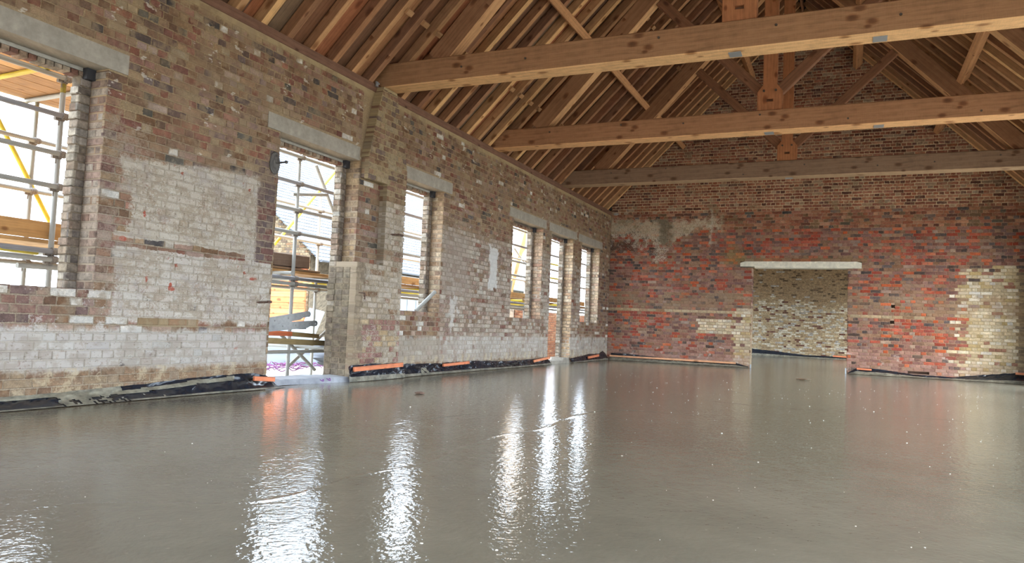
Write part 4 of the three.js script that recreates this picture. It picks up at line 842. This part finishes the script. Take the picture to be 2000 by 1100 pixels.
// ------------------------------------------------------------------ bits lying on the screed
{
  const leafMat = new THREE.MeshStandardMaterial({ color: srgb([150, 112, 84]), roughness: 0.8, side: THREE.DoubleSide });
  const leaf = thing('dead_leaf', 'curled brown dead leaf on the wet floor before the wide opening', 'leaf');
  const blade = (x, z, s, turn, mat) => {
    const n = 10, pos = [], idx = []; for (let i = 0; i <= n; i++) { const k = i / n, w = Math.sin(Math.PI * Math.pow(k, 0.8)) * 0.34; for (const e of [-1, 0, 1]) pos.push((k - 0.5) * s, 0.004 + (0.20 * e * e * w + 0.25 * Math.pow(k - 0.4, 2)) * s, e * w * s); }
    for (let i = 0; i < n; i++) for (let e = 0; e < 2; e++) { const a = i * 3 + e; idx.push(a, a + 1, a + 3, a + 3, a + 1, a + 4); }
    const g = new THREE.BufferGeometry(); g.setAttribute('position', new THREE.Float32BufferAttribute(pos, 3)); g.setIndex(idx); g.computeVertexNormals();
    const m = mesh(g, mat, 'blade', leaf); m.position.set(x, 0, z); m.rotation.y = turn; return m;
  };
  blade(5.20, -15.6, 0.24, 0.3, leafMat); blade(5.30, -15.62, 0.16, -0.5, new THREE.MeshStandardMaterial({ color: srgb([222, 206, 184]), roughness: 0.8, side: THREE.DoubleSide }));
  const chip = tag(mesh(new THREE.DodecahedronGeometry(0.06, 0), new THREE.MeshStandardMaterial({ color: srgb([150, 118, 100]), roughness: 0.8, map: GRAIN }), numbered('brick_chip'), scene), 'flat brown brick chip on the wet floor in front of the pier', 'brick chip'); chip.scale.set(1.1, 0.28, 0.8); chip.position.set(1.6, 0.014, -7.34); chip.rotation.y = 0.6;
  // pale specks of grit standing out of the surface
  const r = rngOf(808), grit = new THREE.InstancedMesh(new THREE.DodecahedronGeometry(1, 0), new THREE.MeshStandardMaterial({ color: srgb([232, 226, 212]), roughness: 0.7 }), 520);
  const M = new THREE.Matrix4(), Q = new THREE.Quaternion();
  for (let i = 0; i < 520; i++) { const z = -1.2 - Math.pow(r(), 1.6) * 13, x = 2.2 + r() * 7.0, s = 0.0010 + 0.0042 * Math.pow(r(), 5) + 0.00013 * -z; M.compose(new THREE.Vector3(x, s * 0.3, z), Q.setFromEuler(new THREE.Euler(0, r() * 6, 0)), new THREE.Vector3(s * (1 + r()), s * 0.6, s)); grit.setMatrixAt(i, M); }
  grit.name = 'screed_grit'; grit.userData.kind = 'stuff'; floor.add(grit);
  const stake = thing('steel_stake', 'small grey steel stake in the screed at the right jamb of the wide opening', 'stake'); mesh(timber([5.96, 0.0, BACK_Z + 0.06], [5.96, 0.13, BACK_Z + 0.06], 0.02, 0.03, [1, 0, 0], 0.002), zincMat, 'post', stake);
  const stake2 = thing('steel_stake', 'small grey steel stake in the screed at the left jamb of the wide opening', 'stake'); mesh(timber([3.77, 0.0, BACK_Z + 0.05], [3.77, 0.09, BACK_Z + 0.05], 0.02, 0.03, [1, 0, 0], 0.002), zincMat, 'post', stake2);
}

// ------------------------------------------------------------------ OUTSIDE: ground, scaffold, neighbours
{
  const g = thing('ground', 'pale trampled earth and concrete outside the doorways', 'ground', null, 'structure');
  const m = mesh(new THREE.PlaneGeometry(240, 240, 1, 1), new THREE.MeshStandardMaterial({ color: srgb([170, 162, 148]), roughness: 0.95 }), 'earth', g); m.rotation.x = -Math.PI / 2; m.position.set(0, -0.16, -10);
}
const galv = new THREE.MeshStandardMaterial({ color: srgb([172, 170, 162]), roughness: 0.5, metalness: 0.0, map: GRAIN_FINE });
const galvDark = new THREE.MeshStandardMaterial({ color: srgb([150, 148, 150]), roughness: 0.55, metalness: 0.0, map: GRAIN_FINE });
const couplerMat = new THREE.MeshStandardMaterial({ color: srgb([158, 146, 134]), roughness: 0.7, map: GRAIN });
const yellow = new THREE.MeshStandardMaterial({ color: srgb([226, 200, 60]), roughness: 0.6, map: GRAIN_FINE });
const deckMat = [wood([196, 150, 96]), wood([178, 136, 88]), wood([206, 164, 112]), wood([164, 126, 84])];
{
  const sc = thing('scaffolding', 'grey and yellow tube scaffold with board platforms outside the window openings', 'scaffolding');
  const R = 0.02415, tube = (a, b, mat = galv) => rod(a, b, R, mat, 'tube', sc, 12);
  const clamp2 = (x, y, z) => { const m = mesh(mergeGeometries([new THREE.CylinderGeometry(0.038, 0.038, 0.055, 10), new THREE.CylinderGeometry(0.036, 0.036, 0.055, 10).rotateX(Math.PI / 2).translate(0.05, 0, 0), new THREE.BoxGeometry(0.03, 0.03, 0.09).translate(0.02, -0.03, 0.03), new THREE.CylinderGeometry(0.007, 0.007, 0.06, 6).translate(0.03, -0.06, 0.04)]), couplerMat, 'coupler', sc); m.position.set(x, y, z); };
  const X1 = -0.79, X2 = -2.1;
  // standards
  const inner = [-2.2, -4.56, -7.9, -9.9, -12.0, -14.1, -16.4, -18.5], outer = [-3.0, -5.16, -7.1, -10.0, -12.2, -14.4, -16.6, -18.8];
  inner.forEach(z => tube([X1, -0.16, z], [X1, z === -4.56 ? 2.98 : 5.2, z]));
  outer.forEach(z => tube([X2, -0.16, z], [X2, 5.2, z]));
  tube([X1, 2.83, -4.56], [X1, 2.99, -4.56], yellow);
  // ledgers and guard rails
  for (const [y, mat] of [[2.96, galv], [2.6, galvDark], [2.24, galv], [1.93, galv], [1.325, galvDark], [1.25, galv]]) {
    const x = X1 + 0.05;
    tube([x, y, -1.5], [x, y, -9.0], mat); tube([x, y, -9.02], [x, y, -20.3], mat);
    inner.forEach(z => clamp2(X1, y, z));
  }
  for (const y of [1.27, 2.05, 2.6]) { tube([X2 + 0.05, y, -1.5], [X2 + 0.05, y, -20.3]); outer.forEach(z => clamp2(X2, y, z)); }
  tube([X2 + 0.05, 2.955, -1.5], [X2 + 0.05, 2.955, -5.7], yellow);
  // transoms under the long lower platform and under the short upper one over the nearest window
  for (let z = -2.6; z > -20; z -= 1.25) tube([-0.55, 1.375, z], [-2.45, 1.375, z], z < -10 ? yellow : galv);
  for (const [z, mat] of [[-2.2, galv], [-3.1, yellow], [-3.75, galv], [-4.35, yellow], [-4.95, galv], [-5.5, galv]]) tube([-0.5, 3.005, z], [-2.45, 3.005, z - 0.1], mat);
  tube([-0.52, 1.31, -3.4], [-0.9, 1.31, -4.5], yellow);
  // braces
  tube([X2, 1.9, -8.95], [X2, 3.55, -10.55], yellow); tube([X2, 1.35, -8.35], [X2, 1.9, -8.95], galv); tube([X1 - 0.05, 2.95, -8.3], [X1 - 0.05, 2.35, -8.75], galv); tube([X1 - 0.02, 2.45, -7.82], [X1 + 0.02, 2.56, -8.5], galv);
  tube([X2, 3.0, -4.6], [X2, 1.45, -5.6], yellow); tube([-1.1, 0.62, -8.0], [-1.1, 0.05, -8.85], galv); tube([-1.3, 0.1, -8.5], [-1.3, 0.72, -9.5], galv);
  tube([X2 - 0.06, 2.7, -18.9], [X2 - 0.06, 2.4, -19.5], yellow); tube([-2.2, 2.9, -18.2], [-2.2, 2.3, -19.5], galv); tube([-1.2, 2.0, -20.1], [-1.2, 1.4, -20.9], galv);
  for (const y of [2.42, 2.06]) tube([-0.95, y, -16.9], [-0.95, y + 0.02, -18.4], yellow);
  tube([-0.6, 2.14, -2.9], [-0.85, 3.0, -3.3], galv);
  tube([X1 + 0.02, 1.17, -4.25], [X1 + 0.02, 1.185, -5.0], galv);
  // low transoms that carry the loose timbers in the doorway
  for (const z of [-7.05, -8.42]) tube([-0.42, 0.395, z], [X2, 0.395, z]);
  tube([X1, 0.345, -6.6], [X1, 0.345, -9.0]); tube([X1, -0.16, -6.55], [X1, 5.2, -6.55]);
  // boards of the two platforms
  const r = rngOf(606);
  for (let k = 0; k < 6; k++) for (let m = 0; m < 5; m++) {
    const x = -0.98 - k * 0.235, a = -1.6 - m * 3.9 - (k & 1) * 0.4, b = a - 3.86;
    if (b < -22) continue;
    mesh(timber([x, 1.42, a], [x, 1.42, b], 0.225, 0.038, Y, 0.003, r() * 5), pick(deckMat, r), 'scaffold_board', sc);
    if (m === 0) mesh(timber([x + 0.15, 3.05, a], [x + 0.15, 3.05, b], 0.225, 0.038, Y, 0.003, r() * 5), pick(deckMat, r), 'scaffold_board', sc);
  }
  mesh(timber([X1 - 0.06, 1.52, -1.6], [X1 - 0.06, 1.52, -6.9], 0.038, 0.16, Y, 0.003, 2), deckMat[0], 'toe_board', sc);
  mesh(timber([X1 - 0.06, 1.505, -9.3], [X1 - 0.06, 1.505, -20.2], 0.038, 0.12, Y, 0.003, 3), deckMat[2], 'toe_board', sc);
}
{
  // loose timbers in the doorway
  const L = (name, label, cat, geo, mat, grp) => tag(mesh(geo, mat, numbered(name), scene), label, cat, grp);
  const blk = new THREE.Vector3(); void blk;
  L('timber_block', 'thick sawn timber block with a drilled hole lying on the scaffold boards', 'timber', timber([-0.95, 1.562, -7.4], [-0.97, 1.575, -8.32], 0.2, 0.17, Y, 0.008), wood([120, 98, 82], true));
  L('timber_plank', 'wedge of brown plank under the thick timber block', 'timber', timber([-0.94, 1.457, -7.4], [-0.96, 1.457, -8.55], 0.2, 0.028, Y, 0.004), wood([142, 112, 84]));
  const steelBar = (label, y0, z0, y1, z1, x) => {
    const t = thing('perforated_steel_bar', label, 'steel bar', 'perforated grey bars in the doorway');
    const len = Math.hypot(z1 - z0, y1 - y0), s = new THREE.Shape(); s.moveTo(0, -0.055); s.lineTo(len - 0.22, -0.05); s.lineTo(len - 0.16, -0.03); s.lineTo(len - 0.03, -0.035); s.quadraticCurveTo(len + 0.02, 0, len - 0.03, 0.04); s.lineTo(len - 0.2, 0.045); s.lineTo(0, 0.055);
    for (const [hx, hr] of [[len - 0.045, 0.016], [len - 0.17, 0.011], [len - 0.45, 0.012], [len - 0.7, 0.012]]) { const h = new THREE.Path(); h.absarc(hx, 0, hr, 0, Math.PI * 2, true); s.holes.push(h); }
    const g = new THREE.ExtrudeGeometry(s, { depth: 0.03, bevelEnabled: false, curveSegments: 10 });
    const m = mesh(g, new THREE.MeshStandardMaterial({ color: srgb([186, 186, 184]), roughness: 0.6, map: GRAIN_FINE }), 'bar', t);
    m.rotation.set(0, Math.PI / 2, 0); const h = new THREE.Group(); h.name = 'bar_mount'; void h;
    t.position.set(x, y0, z0); m.rotation.order = 'YXZ'; m.rotation.set(0, Math.PI / 2, Math.atan2(y1 - y0, z0 - z1));
    return t;
  };
  steelBar('upper perforated grey steel bar sticking into the doorway', 0.66, -6.75, 0.86, -8.05, -0.60);
  steelBar('lower perforated grey steel bar sticking into the doorway', 0.635, -6.9, 0.735, -8.27, -0.655);
  const pale = wood([150, 130, 90]), dkend = wood([110, 84, 60]);
  L('timber_length', 'orange-ended timber under the perforated steel bars', 'timber', timber([-0.72, 0.60, -6.9], [-0.75, 0.585, -7.85], 0.1, 0.06, Y, 0.004), wood([196, 104, 64]));
  L('timber_length', 'upper of two pale timbers stacked in the doorway', 'timber', timber([-0.86, 0.595, -7.7], [-0.9, 0.55, -8.6], 0.09, 0.06, Y, 0.004), pale);
  L('timber_length', 'lower and longest pale timber stacked in the doorway', 'timber', timber([-0.64, 0.515, -6.95], [-0.67, 0.46, -8.52], 0.09, 0.075, Y, 0.004), pale);
  L('timber_offcut', 'short brown timber offcut behind the lower steel bar', 'timber', timber([-0.9, 0.665, -7.6], [-0.92, 0.67, -8.35], 0.07, 0.045, Y, 0.004), dkend);
  // purple netting and rubble on the ground
  const net = thing('purple_netting', 'heap of purple and pink plastic netting on the ground outside the doorway', 'netting', null, 'stuff'), r = rngOf(99), strands = [];
  for (let k = 0; k < 70; k++) { const z = -9.0 - r() * 2.6, x = -2.85 - r() * 1.5, a = r() * 3.1, l = 0.25 + r() * 0.4; strands.push(new THREE.TubeGeometry(new THREE.CatmullRomCurve3([0, 1, 2, 3].map(i => new THREE.Vector3(x + Math.cos(a) * l * (i / 3 - 0.5), -0.15 + 0.10 * r(), z + Math.sin(a) * l * (i / 3 - 0.5)))), 8, 0.009, 4)); }
  mesh(mergeGeometries(strands), new THREE.MeshStandardMaterial({ color: srgb([92, 34, 84]), roughness: 0.7 }), 'strands', net);
  const rub = thing('rubble', 'sandy rubble and brick crumbs heaped at the doorway threshold', 'rubble', null, 'stuff'), lumps = [];
  for (let k = 0; k < 160; k++) { const s = 0.02 + 0.05 * r() * r(), g = new THREE.DodecahedronGeometry(s, 0); g.scale(1, 0.7, 1.2); g.rotateY(r() * 6); g.translate(-0.42 - r() * 0.26, -0.13 + r() * 0.12, -6.7 - r() * 1.7); lumps.push(g); }
  mesh(mergeGeometries(lumps), new THREE.MeshStandardMaterial({ color: srgb([92, 78, 60]), roughness: 0.95 }), 'lumps', rub);
  const mound = thing('sheeted_pile', 'pale sheeted pile of material on the ground beyond the scaffold', 'covered pile');
  const mg = new THREE.SphereGeometry(1, 28, 14, 0, Math.PI * 2, 0, Math.PI / 2), mp = mg.attributes.position;
  for (let i = 0; i < mp.count; i++) { const x = mp.getX(i), y = mp.getY(i), z = mp.getZ(i), k = 1 + 0.5 * (sm(FA, x * 0.3 + 0.4, z * 0.3 + y * 0.2) - 0.5); mp.setXYZ(i, x * 1.6 * k, y * 0.75 * k, z * 1.1 * k); } mg.computeVertexNormals();
  mesh(mg, new THREE.MeshStandardMaterial({ color: srgb([84, 88, 96]), roughness: 0.6 }), 'sheet', mound).position.set(-5.2, -0.16, -12.6);
}
{
  // orange boarded hut seen through the doorway
  const hut = thing('timber_hoarding', 'orange boarded timber hoarding beyond the doorway', 'fence'), r = rngOf(41);
  const F = frame([0, 0, -15.0], [1, 0, 0], Y, [0, 0, 1]);
  const mats = [wood([206, 112, 66]), wood([214, 122, 76]), wood([196, 104, 62])];
  for (let k = 0; k < 15; k++) { const G = new Geo(), y = -0.14 + k * 0.145; slab(G, F, -9.4, -6.47, y, y + 0.138, -0.03, 0.012, a => [a[0], a[1]], OLD); mesh(G.build(), mats[k % 3], 'board', hut); }
  const G = new Geo(); slab(G, F, -9.4, -6.49, -0.15, 2.03, -0.07, -0.03, a => [a[0], a[1]], OLD); mesh(G.build(), mats[0], 'backing', hut);
  mesh(timber([-9.5, 2.06, -15.03], [-6.45, 2.06, -15.03], 0.14, 0.05, Y, 0.004), deckMat[1], 'capping', hut);
  const pallet = thing('foil_board', 'bluish white board propped between the orange hut and the brick house', 'board'); mesh(timber([-6.1, -0.16, -14.4], [-5.9, 1.0, -14.8], 0.45, 0.05, [0, 0, 1], 0.004), new THREE.MeshStandardMaterial({ color: srgb([150, 165, 176]), roughness: 0.5 }), 'sheet', pallet);
}
{
  // neighbouring house: brick gable end towards the camera, long slate slope towards the barn
  const house = thing('brick_house', 'pale brick house with a long grey slate roof beyond the scaffold', 'house'), r = rngOf(61);
  const zg = -17.4, zb = -34, xe = -8.1, ye = 2.62, px = -13.6, pitch = 0.81, yr = ye + (xe - px) * pitch;
  const F = frame([0, 0, zg], [1, 0, 0], Y, [0, 0, 1]), S2 = frame([xe - 0.25, 0, 0], [0, 0, -1], Y, [1, 0, 0]);
  const top2 = x => ye + Math.min(xe - x, x - (2 * px - xe)) * pitch;
  const bricks = lay({ v0: -0.15, v1: yr, from: 2 * px - xe, to: xe, spans: v => v < ye ? [[-11.5, xe - 0.25]] : [[Math.max(-11.5, px - (yr - v) / pitch), px + (yr - v) / pitch]], bond: 'flemish', r }), G = new Geo();
  for (const b of bricks) if (b.u1 - b.u0 > 0.04) brick(G, F, b, (r() - 0.5) * 0.004, -0.03, 0.006, tileUV(r() * 30), srgb(vary(pick([[128, 108, 80], [116, 96, 68], [136, 118, 90], [98, 82, 66], [124, 94, 66]], r), r, 8)), r);
  mesh(G.build(), brickMat, 'brick', house).userData.kind = 'stuff';
  const C = new Geo(), col = srgb([120, 110, 92]), uv = tileUV(2), x0 = 2 * px - xe + 0.25;
  slab(C, F, x0, xe - 0.25, -0.16, ye, -16.4, -0.009, uv, col);
  C.quad(F(x0, ye, -0.009), F(xe - 0.25, ye, -0.009), F(px, yr - 0.1, -0.009), F(px, yr - 0.1, -0.009), [0, 0], [9, 0], [5, 5], [5, 5], col);
  mesh(C.build(), brickMat, 'wall', house);
  // slates in courses, each course lapping the one below
  const slateMats = [new THREE.MeshStandardMaterial({ color: srgb([112, 120, 130]), roughness: 0.6, map: GRAIN }), new THREE.MeshStandardMaterial({ color: srgb([106, 115, 125]), roughness: 0.6, map: GRAIN }), new THREE.MeshStandardMaterial({ color: srgb([118, 125, 134]), roughness: 0.6, map: GRAIN })];
  const len = Math.hypot(xe + 0.2 - px, (xe + 0.2 - px) * pitch), nC = Math.floor(len / 0.2), ux = (px - xe - 0.2) / len, uy = -ux * pitch;
  for (let k = 0; k < nC; k++) {
    const s0 = k * 0.2, s1 = Math.min(len, s0 + 0.26), at = (s, lift) => [xe + 0.2 + ux * s + uy * lift, ye - 0.2 * pitch + uy * s - ux * lift], [ax, ay] = at(s0, 0.03), [bx, by] = at(s1, 0.012), [cx2, cy2] = at(s0, 0.0), SG = new Geo();
    SG.quad([ax, ay, zg + 0.12], [ax, ay, zb], [bx, by, zb], [bx, by, zg + 0.12], [0, s0], [16, s0], [16, s1], [0, s1]);
    SG.quad([cx2, cy2, zg + 0.12], [cx2, cy2, zb], [ax, ay, zb], [ax, ay, zg + 0.12], [0, 0], [16, 0], [16, 0.05], [0, 0.05]);
    SG.quad([cx2, cy2, zg + 0.12], [ax, ay, zg + 0.12], [bx, by, zg + 0.12], [bx, by - 0.05, zg + 0.12], [0, 0], [0, 0.05], [0.3, 0.05], [0.3, 0]);
    mesh(SG.build(), slateMats[k % 3], 'slate_course', house);
  }
  const far = new Geo(); far.quad([px, yr, zb], [px, yr, zg + 0.12], [2 * px - xe, ye, zg + 0.12], [2 * px - xe, ye, zb], [0, 0], [16, 0], [16, 6], [0, 6]); mesh(far.build(), slateMats[1], 'far_slope', house);
  mesh(timber([xe + 0.22, ye - 0.16, zg + 0.1], [xe + 0.22, ye - 0.16, zb], 0.11, 0.08, Y, 0.02), new THREE.MeshStandardMaterial({ color: srgb([70, 74, 80]), roughness: 0.5 }), 'gutter', house);
  const dgl = new THREE.MeshPhysicalMaterial({ color: srgb([86, 98, 108]), roughness: 0.08 }), wht = new THREE.MeshStandardMaterial({ color: srgb([196, 198, 198]), roughness: 0.5 });
  // eaves window strip and glazed doors on the side towards the barn
  const win = (name, u0, u1, v0, v1, n) => {
    const f = new Geo(), w = 0.06; slab(f, S2, u0, u1, v1 - w, v1, 0, 0.05, a => [a[0], a[1]]); slab(f, S2, u0, u1, v0, v0 + w, 0, 0.05, a => [a[0], a[1]]);
    for (let i = 0; i <= n; i++) { const u = lerp(u0, u1 - w, i / n); slab(f, S2, u, u + w, v0 + w, v1 - w, 0, 0.05, a => [a[0], a[1]]); }
    const m = mesh(f.build(), wht, name, house);
    for (let i = 0; i < n; i++) { const p = new Geo(); slab(p, S2, lerp(u0, u1 - w, i / n) + w, lerp(u0, u1 - w, (i + 1) / n), v0 + w, v1 - w, 0, 0.02, a => [a[0], a[1]]); mesh(p.build(), dgl, 'pane', m); }
  };
  win('window', 20.6, 23.6, 1.98, 2.42, 6); win('glazed_door', 20.4, 24.6, 0.1, 1.72, 7); win('window', 25.6, 27.4, 1.0, 2.2, 3);
  // white-gabled building and an orange brick wall farther along
  const wallO = thing('orange_brick_wall', 'low orange brick wall outside the narrow far doorway', 'wall'), OG = new Geo(), rO = rngOf(77), FO = frame([-2.9, 0, 0], [0, 0, -1], Y, [1, 0, 0]);
  for (const b of lay({ v0: -0.15, v1: 1.3, from: 20, to: 27, spans: () => [[20, 27]], bond: 'flemish', r: rO })) brick(OG, FO, b, 0, -0.03, 0.006, tileUV(rO() * 30), srgb(vary(pick([[176, 112, 72], [160, 98, 62], [186, 130, 90]], rO), rO)), rO);
  mesh(OG.build(), brickMat, 'brick', wallO).userData.kind = 'stuff';
  const OC = new Geo(); slab(OC, FO, 20, 27, -0.15, 1.3, -0.2, -0.008, tileUV(4), srgb([170, 150, 130])); mesh(OC.build(), brickMat, 'mortar', wallO);
  // raking shores of new timber outside the third window
  const shore = thing('raking_shores', 'pale new timbers slanting outside the third window opening', 'timber shore');
  mesh(timber([-2.5, -0.1, -17.6], [-2.5, 4.4, -19.9], 0.22, 0.22, [1, 0, 0], 0.006), deckMat[2], 'post', shore); mesh(timber([-3.2, -0.1, -18.6], [-3.2, 4.2, -20.1], 0.2, 0.2, [1, 0, 0], 0.006), deckMat[0], 'post', shore);
  mesh(timber([-2.8, 1.6, -18.0], [-2.8, 3.4, -20.6], 0.12, 0.12, [1, 0, 0], 0.006), deckMat[2], 'brace', shore);
  const hopper = thing('site_hopper', 'pale blue grey plastic container on the platform outside the third window', 'container'); const hg = new THREE.CylinderGeometry(0.24, 0.19, 0.42, 16); mesh(hg, new THREE.MeshStandardMaterial({ color: srgb([150, 160, 168]), roughness: 0.6 }), 'body', hopper).position.set(-1.4, 1.65, -15.85);
}
renderer.render(scene, camera);
